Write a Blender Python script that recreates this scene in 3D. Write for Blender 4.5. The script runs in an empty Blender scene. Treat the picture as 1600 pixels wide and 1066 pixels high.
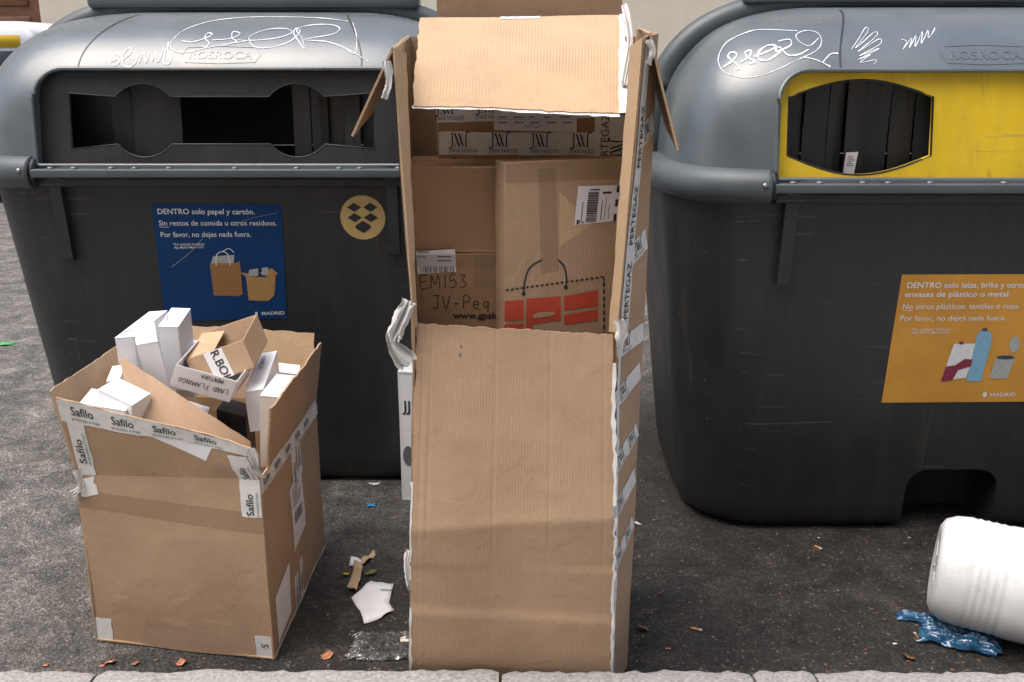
import bpy, bmesh, math, random
from mathutils import Vector as V, Matrix, noise as NZ
from mathutils.bvhtree import BVHTree
R = math.radians
random.seed(7)
sc = bpy.context.scene
col = sc.collection

# ------------------------------------------------------------------ camera, world, sun, exposure
EYE = 1.65; PITCH = R(16.0); FPX = 1555.0
cam = bpy.data.objects.new('camera', bpy.data.cameras.new('camera')); col.objects.link(cam)
cam.location = (0, 0, EYE); cam.rotation_euler = (math.pi/2 - PITCH, 0, 0)
cam.data.sensor_width = 36; cam.data.lens = 36*FPX/1600; cam.data.clip_start = .05; cam.data.clip_end = 500
sc.camera = cam
wd = bpy.data.worlds.new('World'); sc.world = wd; wd.use_nodes = True
nt = wd.node_tree; bgn = nt.nodes['Background']
sky = nt.nodes.new('ShaderNodeTexSky'); sky.sky_type = 'NISHITA'; sky.sun_disc = False
SUN = V((-.34, -.12, .93)).normalized()
sky.sun_elevation = math.asin(SUN.z); sky.sun_rotation = math.atan2(SUN.x, SUN.y)
sky.air_density = 1.0; sky.dust_density = 5.0; sky.ozone_density = 1.0
nt.links.new(sky.outputs[0], bgn.inputs[0]); bgn.inputs[1].default_value = 0.15
sl = bpy.data.lights.new('sun', 'SUN'); so = bpy.data.objects.new('sun', sl); col.objects.link(so)
sl.energy = 1.25; sl.angle = R(55); sl.color = (1, .98, .955)
so.rotation_euler = (-SUN).to_track_quat('-Z', 'Y').to_euler(); so.location = (-3, -1, 8)
sc.view_settings.view_transform = 'Standard'; sc.view_settings.look = 'None'
sc.view_settings.exposure = 0.84; sc.view_settings.gamma = 1

# ------------------------------------------------------------------ materials
def nodes(name):
    m = bpy.data.materials.new(name); m.use_nodes = True
    t = m.node_tree; b = t.nodes['Principled BSDF']
    return m, t, b
def N(t, typ, **kw):
    n = t.nodes.new(typ)
    for k, v in kw.items():
        if hasattr(n, k): setattr(n, k, v)
        else: n.inputs[k.replace('_', ' ')].default_value = v
    return n
def ramp(t, fac, stops):
    r = t.nodes.new('ShaderNodeValToRGB'); t.links.new(fac, r.inputs[0])
    e = r.color_ramp.elements
    while len(e) < len(stops): e.new(.5)
    for i, (p, c) in enumerate(stops): e[i].position = p; e[i].color = (*c, 1) if len(c) == 3 else c
    return r
def g(v): return (v, v, v)
def mul(c, k): return tuple(x*k for x in c)
def simple(name, c, rough=.6, var=.12, scale=25, bump=.0, bscale=120, spec=.5, metal=0, coord='Object'):
    m, t, b = nodes(name)
    tc = t.nodes.new('ShaderNodeTexCoord')
    n = N(t, 'ShaderNodeTexNoise', Scale=scale, Detail=5.0, Roughness=.6); t.links.new(tc.outputs[coord], n.inputs['Vector'])
    r = ramp(t, n.outputs[0], [(.25, mul(c, 1-var)), (.75, mul(c, 1+var))])
    t.links.new(r.outputs[0], b.inputs['Base Color'])
    b.inputs['Roughness'].default_value = rough; b.inputs['Specular IOR Level'].default_value = spec; b.inputs['Metallic'].default_value = metal
    if bump:
        n2 = N(t, 'ShaderNodeTexNoise', Scale=bscale, Detail=4.0); t.links.new(tc.outputs[coord], n2.inputs['Vector'])
        bp = N(t, 'ShaderNodeBump', Strength=bump, Distance=.002); t.links.new(n2.outputs[0], bp.inputs['Height']); t.links.new(bp.outputs[0], b.inputs['Normal'])
    return m
def cardboard(name, c, flute=.22, pitch=260., crease=.35):
    m, t, b = nodes(name); L = t.links.new
    uv = t.nodes.new('ShaderNodeTexCoord')
    big = N(t, 'ShaderNodeTexNoise', Scale=5.0, Detail=6.0, Roughness=.65); L(uv.outputs['UV'], big.inputs['Vector'])
    mp = N(t, 'ShaderNodeMapping'); mp.inputs['Scale'].default_value = (240, 190, 1); L(uv.outputs['UV'], mp.inputs['Vector'])
    fib = N(t, 'ShaderNodeTexNoise', Scale=1.0, Detail=3.0); L(mp.outputs[0], fib.inputs['Vector'])
    r1 = ramp(t, big.outputs[0], [(.25, mul(c, .86)), (.55, c), (.8, mul(c, 1.1))])
    r2 = ramp(t, fib.outputs[0], [(.3, g(.86)), (.7, g(1.06))])
    mx = N(t, 'ShaderNodeMix', data_type='RGBA', blend_type='MULTIPLY'); mx.inputs[0].default_value = .55
    L(r1.outputs[0], mx.inputs[6]); L(r2.outputs[0], mx.inputs[7])
    # dirt scuffs
    sc1 = N(t, 'ShaderNodeTexNoise', Scale=11.0, Detail=8.0, Roughness=.75); L(uv.outputs['UV'], sc1.inputs['Vector'])
    rs = ramp(t, sc1.outputs[0], [(.60, (1, 1, 1)), (.78, (.72, .70, .68))])
    mx2 = N(t, 'ShaderNodeMix', data_type='RGBA', blend_type='MULTIPLY'); mx2.inputs[0].default_value = .7
    L(mx.outputs[2], mx2.inputs[6]); L(rs.outputs[0], mx2.inputs[7]); L(mx2.outputs[2], b.inputs['Base Color'])
    # flutes + dents
    wv = N(t, 'ShaderNodeTexWave', Scale=pitch/ (2*math.pi)*1.0, Distortion=.6, Detail=1.0); wv.bands_direction = 'X'; L(uv.outputs['UV'], wv.inputs['Vector'])
    msk0 = N(t, 'ShaderNodeTexNoise', Scale=3.5, Detail=2.0); L(uv.outputs['UV'], msk0.inputs['Vector']); msk = ramp(t, msk0.outputs[0], [(.38, g(.08)), (.66, g(1))])
    mm = N(t, 'ShaderNodeMath', operation='MULTIPLY'); L(wv.outputs[0], mm.inputs[0]); L(msk.outputs[0], mm.inputs[1])
    b1 = N(t, 'ShaderNodeBump', Strength=flute, Distance=.0022); L(mm.outputs[0], b1.inputs['Height'])
    dn = N(t, 'ShaderNodeTexNoise', Scale=9.0, Detail=5.0, Roughness=.55, Distortion=.8); L(uv.outputs['UV'], dn.inputs['Vector'])
    b2 = N(t, 'ShaderNodeBump', Strength=crease, Distance=.012); L(dn.outputs[0], b2.inputs['Height']); L(b1.outputs[0], b2.inputs['Normal'])
    dd = N(t, 'ShaderNodeMix', data_type='RGBA', blend_type='LINEAR_LIGHT'); dd.inputs[0].default_value = .12; L(uv.outputs['UV'], dd.inputs[6]); L(dn.outputs['Color'], dd.inputs[7])
    ve = N(t, 'ShaderNodeTexVoronoi', Scale=3.6); ve.feature = 'DISTANCE_TO_EDGE'; L(dd.outputs[2], ve.inputs['Vector'])
    re_ = ramp(t, ve.outputs['Distance'], [(0, g(0)), (.022, g(1))]); mk = ramp(t, big.outputs[0], [(.52, g(0)), (.68, g(.28))])
    b3 = N(t, 'ShaderNodeBump', Distance=.0025); L(re_.outputs[0], b3.inputs['Height']); L(b2.outputs[0], b3.inputs['Normal']); L(mk.outputs[0], b3.inputs['Strength'])
    L(b3.outputs[0], b.inputs['Normal'])
    b.inputs['Roughness'].default_value = .78; b.inputs['Specular IOR Level'].default_value = .25
    return m
def plastic(name, c, rough, dirt=.35, speck=True, spec=.5, coat=0., wear=0.):
    m, t, b = nodes(name); L = t.links.new
    tc = t.nodes.new('ShaderNodeTexCoord'); o = tc.outputs['Object']
    n1 = N(t, 'ShaderNodeTexNoise', Scale=3.0, Detail=7.0, Roughness=.65); L(o, n1.inputs['Vector'])
    mp = N(t, 'ShaderNodeMapping'); mp.inputs['Scale'].default_value = (14, 14, 1.6); L(o, mp.inputs['Vector'])
    n2 = N(t, 'ShaderNodeTexNoise', Scale=1.0, Detail=6.0, Roughness=.7); L(mp.outputs[0], n2.inputs['Vector'])
    r1 = ramp(t, n1.outputs[0], [(.3, mul(c, .85)), (.7, mul(c, 1.18))])
    r2 = ramp(t, n2.outputs[0], [(.45, g(0)), (.85, g(1))])
    mx = N(t, 'ShaderNodeMix', data_type='RGBA'); k = N(t, 'ShaderNodeMath', operation='MULTIPLY'); k.inputs[1].default_value = dirt
    L(r2.outputs[0], k.inputs[0]); L(k.outputs[0], mx.inputs[0]); L(r1.outputs[0], mx.inputs[6]); mx.inputs[7].default_value = (.11, .10, .085, 1)
    out = mx.outputs[2]
    if speck:
        vo = N(t, 'ShaderNodeTexNoise', Scale=75.0, Detail=3.0, Roughness=.7); L(o, vo.inputs['Vector'])
        rs = ramp(t, vo.outputs[0], [(.71, g(0)), (.76, g(.55))])
        m3 = N(t, 'ShaderNodeMix', data_type='RGBA'); L(rs.outputs[0], m3.inputs[0]); L(out, m3.inputs[6]); m3.inputs[7].default_value = (.22, .21, .19, 1); out = m3.outputs[2]
    if wear:
        for rotx, sc in (((0, .5, .3), (3, 60, 60)), ((.2, -.4, .1), (2, 90, 90))):
            mq = N(t, 'ShaderNodeMapping'); mq.inputs['Rotation'].default_value = rotx; mq.inputs['Scale'].default_value = sc; L(o, mq.inputs['Vector'])
            ns = N(t, 'ShaderNodeTexNoise', Scale=1.0, Detail=2.0, Roughness=.5); L(mq.outputs[0], ns.inputs['Vector'])
            rq = ramp(t, ns.outputs[0], [(.71, g(0)), (.75, g(wear*.7))]); m4 = N(t, 'ShaderNodeMix', data_type='RGBA'); L(rq.outputs[0], m4.inputs[0]); L(out, m4.inputs[6]); m4.inputs[7].default_value = (.16, .155, .145, 1); out = m4.outputs[2]
        dv = N(t, 'ShaderNodeMapping'); dv.inputs['Scale'].default_value = (22, 22, 1.1); L(o, dv.inputs['Vector'])
        nd = N(t, 'ShaderNodeTexNoise', Scale=1.0, Detail=3.0, Roughness=.6); L(dv.outputs[0], nd.inputs['Vector'])
        rd = ramp(t, nd.outputs[0], [(.62, g(0)), (.72, g(wear*.8))]); m5 = N(t, 'ShaderNodeMix', data_type='RGBA'); L(rd.outputs[0], m5.inputs[0]); L(out, m5.inputs[6]); m5.inputs[7].default_value = (.075, .06, .04, 1); out = m5.outputs[2]
    b.inputs['Coat Weight'].default_value = coat; b.inputs['Coat Roughness'].default_value = .18
    L(out, b.inputs['Base Color'])
    rr = ramp(t, n1.outputs[0], [(.3, g(max(rough-.08, .05))), (.75, g(rough+.14))]); L(rr.outputs[0], b.inputs['Roughness'])
    n4 = N(t, 'ShaderNodeTexNoise', Scale=260.0, Detail=2.0); L(o, n4.inputs['Vector'])
    n5 = N(t, 'ShaderNodeTexNoise', Scale=2.4, Detail=2.0); L(o, n5.inputs['Vector'])
    b0 = N(t, 'ShaderNodeBump', Strength=.25, Distance=.02); L(n5.outputs[0], b0.inputs['Height'])
    b.inputs['Specular IOR Level'].default_value = spec
    bp = N(t, 'ShaderNodeBump', Strength=.10, Distance=.001); L(n4.outputs[0], bp.inputs['Height']); L(b0.outputs[0], bp.inputs['Normal']); L(bp.outputs[0], b.inputs['Normal'])
    return m
M = {}
M['kraft'] = cardboard('kraft', (.410, .278, .180))
M['kraft_dark'] = cardboard('kraft_dark', (.36, .215, .12), flute=.06)
M['kraft_in'] = cardboard('kraft_inner', (.52, .365, .225), flute=.35, pitch=250)
M['kraft_edge'] = simple('kraft_edge', (.42, .29, .18), .9, .35, 220)
M['tape'] = simple('printed_tape', (.68, .67, .65), .40, .14, 30, .3, 40)
M['torn'] = simple('torn_tape', (.58, .57, .55), .95, .12, 30, .2, 40)
M['clear'] = simple('brown_tape', (.30, .19, .10), .22, .2, 30, .4, 40)
t_ = M['clear'].node_tree; t_.nodes['Principled BSDF'].inputs['Alpha'].default_value = .27
M['paper'] = simple('white_paper', (.80, .80, .82), .6, .03, 8, .15, 30)
M['whitecard'] = simple('white_card', (.80, .80, .82), .45, .03, 9, .15, 25)
M['label'] = simple('label_paper', (.70, .68, .71), .55, .04, 12)
M['ink'] = simple('black_ink', (.02, .02, .022), .6, .2, 90)
M['greyink'] = simple('grey_ink', (.13, .13, .14), .6, .3, 90)
M['red'] = simple('red_print', (.47, .055, .025), .7, .12, 40)
M['lid'] = plastic('grey_lid_plastic', (.096, .119, .131), .30, .08, spec=.85, wear=.12)
M['lidmatte'] = plastic('grey_rail_plastic', (.066, .081, .089), .44, .15, spec=.5, wear=.12)
M['body'] = plastic('dark_body_plastic', (.0200, .0225, .0250), .48, .20, spec=.45, wear=.5)
M['panel'] = plastic('dark_panel', (.017, .0175, .019), .42, .18)
M['rubber'] = plastic('black_rubber', (.009, .009, .0095), .5, .25)
M['pen'] = simple('white_pen', (.68, .70, .73), .6, .3, 160)
M['blue'] = plastic('blue_sticker', (.004, .042, .150), .6, .06, spec=.2)
M['orange'] = plastic('orange_sticker', (.60, .30, .055), .6, .06, False, spec=.2)
M['stwhite'] = simple('sticker_print', (.70, .72, .74), .5, .14, 160)
M['stbrown'] = simple('sticker_brown', (.30, .15, .05), .5, .1, 60)
M['sttan'] = simple('sticker_tan', (.42, .24, .08), .5, .1, 60)
M['stgrey'] = simple('sticker_grey', (.38, .40, .38), .5, .25, 160)
M['maroon'] = simple('sticker_maroon', (.22, .02, .05), .5, .1, 60)
M['ltblue'] = simple('sticker_light_blue', (.20, .42, .58), .5, .1, 60)
M['navy'] = simple('sticker_navy', (.03, .05, .10), .5, .1, 60)
M['gold'] = simple('gold_sticker', (.56, .40, .15), .45, .08, 50)
M['steel'] = simple('rivet_steel', (.35, .36, .38), .35, .1, 60, metal=.8)
M['yellow'] = plastic('yellow_panel', (.70, .475, .012), .45, .30, False, wear=.5)
M['copper'] = simple('copper_foil', (.62, .27, .15), .35, .2, 60, .5, 60, metal=.6)
M['leaf'] = simple('dry_leaf', (.20, .095, .045), .7, .4, 60)
M['leafgreen'] = simple('green_leaf', (.13, .15, .04), .6, .4, 60)
M['filter'] = simple('cigarette_filter', (.55, .25, .07), .7, .2, 200)
M['ash'] = simple('cigarette_paper', (.6, .56, .5), .8, .15, 100)
M['pink'] = simple('pink_scrap', (.55, .16, .14), .6, .2, 90)
M['bluebit'] = simple('blue_plastic_bit', (.03, .25, .60), .4, .1, 60)
M['green'] = simple('green_scrap', (.05, .42, .12), .5, .15, 60)

def asphalt():
    m, t, b = nodes('asphalt'); L = t.links.new
    tc = t.nodes.new('ShaderNodeTexCoord'); o = tc.outputs['Object']
    a = N(t, 'ShaderNodeTexNoise', Scale=130.0, Detail=5.0, Roughness=.75); L(o, a.inputs['Vector'])
    vo = N(t, 'ShaderNodeTexVoronoi', Scale=95.0); L(o, vo.inputs['Vector'])
    big = N(t, 'ShaderNodeTexNoise', Scale=1.7, Detail=9.0, Roughness=.68, Distortion=.4); L(o, big.inputs['Vector'])
    mid = N(t, 'ShaderNodeTexNoise', Scale=9.0, Detail=7.0, Roughness=.7); L(o, mid.inputs['Vector'])
    # worn pale carriageway further out, kerb side dark with dirt and painted contact shade
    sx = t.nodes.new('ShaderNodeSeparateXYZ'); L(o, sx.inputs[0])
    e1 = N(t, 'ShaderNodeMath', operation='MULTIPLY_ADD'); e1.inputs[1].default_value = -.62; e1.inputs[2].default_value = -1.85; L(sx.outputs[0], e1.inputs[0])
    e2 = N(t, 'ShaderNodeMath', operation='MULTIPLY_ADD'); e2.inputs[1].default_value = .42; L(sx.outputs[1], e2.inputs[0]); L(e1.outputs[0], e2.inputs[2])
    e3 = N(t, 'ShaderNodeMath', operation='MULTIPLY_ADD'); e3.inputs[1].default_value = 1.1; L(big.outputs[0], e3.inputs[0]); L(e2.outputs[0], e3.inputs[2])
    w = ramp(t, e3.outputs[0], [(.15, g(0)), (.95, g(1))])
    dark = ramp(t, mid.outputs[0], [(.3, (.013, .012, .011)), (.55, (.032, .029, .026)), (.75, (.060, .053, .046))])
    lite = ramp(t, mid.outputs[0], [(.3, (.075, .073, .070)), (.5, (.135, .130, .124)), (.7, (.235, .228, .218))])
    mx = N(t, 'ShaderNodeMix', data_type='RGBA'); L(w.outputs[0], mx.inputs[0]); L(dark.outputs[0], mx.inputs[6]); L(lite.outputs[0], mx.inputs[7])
    gr = ramp(t, a.outputs[0], [(.34, g(.65)), (.5, g(1.15)), (.64, g(1.9))])
    m2 = N(t, 'ShaderNodeMix', data_type='RGBA', blend_type='MULTIPLY'); m2.inputs[0].default_value = 1; L(mx.outputs[2], m2.inputs[6]); L(gr.outputs[0], m2.inputs[7])
    st = N(t, 'ShaderNodeTexNoise', Scale=38.0, Detail=4.0, Roughness=.7); L(o, st.inputs['Vector'])
    rst = ramp(t, st.outputs[0], [(.33, g(.75)), (.5, g(1.0)), (.66, g(1.3))])
    m3 = N(t, 'ShaderNodeMix', data_type='RGBA', blend_type='MULTIPLY'); m3.inputs[0].default_value = 1; L(m2.outputs[2], m3.inputs[6]); L(rst.outputs[0], m3.inputs[7])
    vs2 = N(t, 'ShaderNodeTexVoronoi', Scale=62.0); L(o, vs2.inputs['Vector']); cs = t.nodes.new('ShaderNodeSeparateColor'); L(vs2.outputs['Color'], cs.inputs[0])
    near = ramp(t, vs2.outputs['Distance'], [(.18, g(1)), (.30, g(0))]); pick = ramp(t, cs.outputs[0], [(.84, g(0)), (.90, g(.75))]); pm = N(t, 'ShaderNodeMath', operation='MULTIPLY'); L(near.outputs[0], pm.inputs[0]); L(pick.outputs[0], pm.inputs[1])
    m4 = N(t, 'ShaderNodeMix', data_type='RGBA'); L(pm.outputs[0], m4.inputs[0]); L(m3.outputs[2], m4.inputs[6]); m4.inputs[7].default_value = (.20, .18, .155, 1)
    vc = N(t, 'ShaderNodeTexVoronoi', Scale=150.0); L(o, vc.inputs['Vector']); sc_ = t.nodes.new('ShaderNodeSeparateColor'); L(vc.outputs['Color'], sc_.inputs[0])
    rc = ramp(t, sc_.outputs[1], [(.0, g(.45)), (.55, g(.95)), (.85, g(1.35)), (1.0, g(2.1))])
    gap = ramp(t, vc.outputs['Distance'], [(.35, g(1)), (.75, g(.35))])
    m6 = N(t, 'ShaderNodeMix', data_type='RGBA', blend_type='MULTIPLY'); m6.inputs[0].default_value = 1; L(rc.outputs[0], m6.inputs[6]); L(gap.outputs[0], m6.inputs[7])
    m7 = N(t, 'ShaderNodeMix', data_type='RGBA', blend_type='MULTIPLY'); m7.inputs[0].default_value = .7; L(m4.outputs[2], m7.inputs[6]); L(m6.outputs[2], m7.inputs[7])
    pt = N(t, 'ShaderNodeTexNoise', Scale=4.5, Detail=8.0, Roughness=.7, Distortion=.8); L(o, pt.inputs['Vector']); rp = ramp(t, pt.outputs[0], [(.34, (.50, .48, .46)), (.5, (1, .99, .97)), (.68, (1.55, 1.45, 1.32))])
    m8 = N(t, 'ShaderNodeMix', data_type='RGBA', blend_type='MULTIPLY'); m8.inputs[0].default_value = 1; L(m7.outputs[2], m8.inputs[6]); L(rp.outputs[0], m8.inputs[7]); L(m8.outputs[2], b.inputs['Base Color'])
    rr = ramp(t, mid.outputs[0], [(.3, g(.55)), (.6, g(.85))]); L(rr.outputs[0], b.inputs['Roughness'])
    b1 = N(t, 'ShaderNodeBump', Strength=.9, Distance=.006); L(vo.outputs[0], b1.inputs['Height'])
    b2 = N(t, 'ShaderNodeBump', Strength=.8, Distance=.006); L(a.outputs[0], b2.inputs['Height']); L(b1.outputs[0], b2.inputs['Normal'])
    b3 = N(t, 'ShaderNodeBump', Strength=.5, Distance=.02); L(mid.outputs[0], b3.inputs['Height']); L(b2.outputs[0], b3.inputs['Normal']); L(b3.outputs[0], b.inputs['Normal'])
    return m
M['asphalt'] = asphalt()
M['granite'] = simple('granite', (.30, .29, .275), .85, .5, 110, 1.0, 60)
M['paving'] = simple('pavement_concrete', (.30, .29, .27), .85, .15, 12, .4, 90)
M['grit'] = simple('grit_stone', (.13, .12, .11), .8, .5, 30)
M['cream'] = simple('cream_render', (.72, .64, .50), .85, .06, 3, .2, 80)
M['stone'] = simple('stone_plinth', (.40, .37, .33), .8, .15, 6, .3, 60)
M['wood'] = simple('brown_wood', (.17, .075, .035), .5, .35, 6)
M['vanwhite'] = simple('van_white_paint', (.78, .79, .80), .25, .02, 2)
M['vanyellow'] = simple('van_yellow_paint', (.78, .50, .02), .3, .03, 2)
M['glass'] = simple('dark_glass', (.02, .025, .03), .06, .1, 2)
M['tyre'] = simple('tyre_rubber', (.02, .02, .02), .8, .2, 30)

def jugmat():
    m, t, b = nodes('white_polyethylene')
    tc = t.nodes.new('ShaderNodeTexCoord'); n = N(t, 'ShaderNodeTexNoise', Scale=7.0, Detail=8.0, Roughness=.7); t.links.new(tc.outputs['Object'], n.inputs['Vector']); rc = ramp(t, n.outputs[0], [(.3, (.60, .60, .57)), (.48, (.74, .76, .77)), (.8, (.76, .78, .79))]); t.links.new(rc.outputs[0], b.inputs['Base Color']); b.inputs['Roughness'].default_value = .33
    b.inputs['Subsurface Weight'].default_value = .5; b.inputs['Subsurface Radius'].default_value = (.05, .05, .05); b.inputs['Subsurface Scale'].default_value = .6
    return m
M['jug'] = jugmat()
def film(name, tint, gloss, alpha):
    m, t, b = nodes(name); L = t.links.new
    out = t.nodes['Material Output']; t.nodes.remove(b)
    tr = t.nodes.new('ShaderNodeBsdfTransparent'); tr.inputs[0].default_value = (*tint, 1)
    gl = t.nodes.new('ShaderNodeBsdfGlossy'); gl.inputs['Roughness'].default_value = gloss
    df = t.nodes.new('ShaderNodeBsdfTranslucent'); df.inputs[0].default_value = (*tint, 1)
    d2 = t.nodes.new('ShaderNodeBsdfDiffuse'); d2.inputs[0].default_value = (*tint, 1)
    a0 = t.nodes.new('ShaderNodeMixShader'); a0.inputs[0].default_value = .5; L(df.outputs[0], a0.inputs[1]); L(d2.outputs[0], a0.inputs[2])
    a1 = t.nodes.new('ShaderNodeMixShader'); a1.inputs[0].default_value = alpha; L(tr.outputs[0], a1.inputs[1]); L(a0.outputs[0], a1.inputs[2])
    tc = t.nodes.new('ShaderNodeTexCoord'); nn = N(t, 'ShaderNodeTexNoise', Scale=16.0, Detail=1.0, Distortion=2.0); L(tc.outputs['Object'], nn.inputs['Vector']); bp = N(t, 'ShaderNodeBump', Strength=.5, Distance=.012); L(nn.outputs[0], bp.inputs['Height'])
    for q_ in (gl, df, d2): L(bp.outputs[0], q_.inputs['Normal'])
    fr = t.nodes.new('ShaderNodeFresnel'); L(bp.outputs[0], fr.inputs['Normal']); fr.inputs[0].default_value = 1.9
    a2 = t.nodes.new('ShaderNodeMixShader'); L(fr.outputs[0], a2.inputs[0]); L(a1.outputs[0], a2.inputs[1]); L(gl.outputs[0], a2.inputs[2])
    L(a2.outputs[0], out.inputs[0]); return m
M['wrap'] = film('clear_wrap', (.93, .95, .98), .12, .20)
M['bluebag'] = film('blue_bag_film', (.10, .50, 1.0), .15, .40)

# ------------------------------------------------------------------ object helpers
def mesh(name, verts, faces, mat, parent=None, smooth=False, uvs=None, mats=None, fmat=None):
    me = bpy.data.meshes.new(name); me.from_pydata([tuple(v) for v in verts], [], faces)
    for m in (mats or [mat]): me.materials.append(M[m] if isinstance(m, str) else m)
    if fmat: me.polygons.foreach_set('material_index', fmat)
    if smooth: me.polygons.foreach_set('use_smooth', [True]*len(me.polygons))
    if uvs:
        ul = me.uv_layers.new(name='UVMap')
        for lp in me.loops: ul.data[lp.index].uv = uvs[lp.vertex_index]
    me.update()
    o = bpy.data.objects.new(name, me); col.objects.link(o)
    if parent: o.parent = parent
    return o
def from_bm(name, bm, mat, parent=None, smooth=False):
    me = bpy.data.meshes.new(name); bm.to_mesh(me); bm.free()
    me.materials.append(M[mat]); 
    if smooth: me.polygons.foreach_set('use_smooth', [True]*len(me.polygons))
    o = bpy.data.objects.new(name, me); col.objects.link(o)
    if parent: o.parent = parent
    return o
def tag(o, label=None, cat=None, group=None, kind=None):
    if label: o['label'] = label
    if cat: o['category'] = cat
    if group: o['group'] = group
    if kind: o['kind'] = kind
    return o
def thing(name, label, cat, loc=(0, 0, 0), group=None):
    o = bpy.data.objects.new(name, None); col.objects.link(o); o.location = loc; o.empty_display_size = .1
    return tag(o, label, cat, group)
def at(px, py, Y):          # a point seen in the photograph, put at its own distance Y
    a = (px-800)/FPX; b = -(py-533)/FPX; c, s = math.cos(PITCH), math.sin(PITCH)
    t = Y/(c+b*s); return V((a*t, Y, EYE+(-s+b*c)*t))
def gnd(px, py, z=0.):
    a = (px-800)/FPX; b = -(py-533)/FPX; c, s = math.cos(PITCH), math.sin(PITCH)
    t = (z-EYE)/(-s+b*c); return V((a*t, (c+b*s)*t, z))
def sub_origin(o, loc):     # move mesh data so that the object's origin is at loc (top-level single meshes)
    o.data.transform(Matrix.Translation(-V(loc))); o.location = loc; return o
def to_parent(objs, root):  # world-space child meshes -> local to an unrotated root
    for o in objs: o.data.transform(Matrix.Translation(-root.location))

class Patch:
    """a sheet through four corners (lower left, lower right, upper right, upper left seen from outside)"""
    def __init__(s, a, b, c, d, warp=0., seed=0, bend=None, freq=4.0, pin=''):
        s.pin = pin; s.a, s.b, s.c, s.d = V(a), V(b), V(c), V(d)
        s.W = ((s.b-s.a).length+(s.c-s.d).length)/2; s.H = ((s.d-s.a).length+(s.c-s.b).length)/2
        s.n = ((s.b-s.a).cross(s.d-s.a)+(s.d-s.c).cross(s.b-s.c)).normalized(); s.warp = warp; s.seed = seed; s.bend = bend; s.freq = freq
    def p(s, x, y, h=0.):     # x, y in metres along the sheet
        u, v = x/s.W, y/s.H
        q = s.a*(1-u)*(1-v)+s.b*u*(1-v)+s.c*u*v+s.d*(1-u)*v
        k = h
        f = 1.
        if 'b' in s.pin: f *= min(1, max(0, v/.3))
        if 't' in s.pin: f *= min(1, max(0, (1-v)/.3))
        if s.warp: k += f*s.warp*NZ.noise(V((x*s.freq+s.seed*7.3, y*s.freq-s.seed*3.1, s.seed)))
        if s.bend: k += s.bend(u, v)
        return q+s.n*k
    def back(s):              # the same sheet seen from the other side
        P2 = Patch(s.b, s.a, s.d, s.c); P2.W, P2.H = s.W, s.H
        f = s
        P2.p = lambda x, y, h=0.: f.p(f.W-x, y, -h-.0055)
        return P2
def board(name, P, mat='kraft', parent=None, th=.005, jag=.0, nu=None, nv=None, back=None, sides='lrtb', seed=0):
    nu = nu or max(4, int(P.W/.03)); nv = nv or max(4, int(P.H/.03))
    vs, uv, fs, fm = [], [], [], []
    def edge(i, j):
        x, y = P.W*i/nu, P.H*j/nv; q = V((x*31+seed*5, y*31, seed*2.7))
        k = jag*(NZ.noise(q)+.7*NZ.noise(q*3.1))
        if i == 0 and 'l' in sides: x += k
        if i == nu and 'r' in sides: x += k
        if j == 0 and 'b' in sides: y += k
        if j == nv and 't' in sides: y += k
        return x, y
    for h in (0, -th):
        for j in range(nv+1):
            for i in range(nu+1):
                x, y = edge(i, j); vs.append(P.p(x, y, h)); uv.append((x+seed*1.37, y+seed*.71))
    S = (nu+1)*(nv+1); ix = lambda i, j, k=0: k*S+j*(nu+1)+i
    for j in range(nv):
        for i in range(nu):
            fs.append((ix(i, j), ix(i+1, j), ix(i+1, j+1), ix(i, j+1))); fm.append(0)
            fs.append((ix(i, j, 1), ix(i, j+1, 1), ix(i+1, j+1, 1), ix(i+1, j, 1))); fm.append(1)
    for i in range(nu):
        fs.append((ix(i, 0), ix(i, 0, 1), ix(i+1, 0, 1), ix(i+1, 0))); fm.append(2)
        fs.append((ix(i, nv), ix(i+1, nv), ix(i+1, nv, 1), ix(i, nv, 1))); fm.append(2)
    for j in range(nv):
        fs.append((ix(0, j), ix(0, j+1), ix(0, j+1, 1), ix(0, j, 1))); fm.append(2)
        fs.append((ix(nu, j), ix(nu, j, 1), ix(nu, j+1, 1), ix(nu, j+1))); fm.append(2)
    o = mesh(name, vs, fs, mat, parent, True, uv, [mat, back or mat, 'whitecard' if mat == 'whitecard' else 'kraft_edge'], fm)
    o.data.set_sharp_from_angle(angle=R(50))
    return o
def sheet(name, P, quad, mat, parent, h=.0012, jag=0., n=10, m=4, curl=0., seed=0):
    """a thin label or strip of tape on a patch; quad = four (x,y) in metres, ll lr ur ul"""
    q = [V((x, y, 0)) for x, y in quad]; vs, fs, uv = [], [], []
    for j in range(m+1):
        for i in range(n+1):
            u, v = i/n, j/m; w = q[0]*(1-u)*(1-v)+q[1]*u*(1-v)+q[2]*u*v+q[3]*(1-u)*v
            k = jag*(NZ.noise(V((w.x*60+seed, w.y*60, seed)))+.6*NZ.noise(V((w.x*170, w.y*170, seed))))
            if i in (0, n) or j in (0, m): w = w+V((k, k, 0))
            hh = h+curl*max(0, NZ.noise(V((w.x*25+seed*3, w.y*25, seed))))
            vs.append(P.p(w.x, w.y, hh)); uv.append((w.x, w.y))
    for j in range(m):
        for i in range(n): a = j*(n+1)+i; fs.append((a, a+1, a+n+2, a+n+1))
    return mesh(name, vs, fs, mat, parent, True, uv)
_tc = {}
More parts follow.
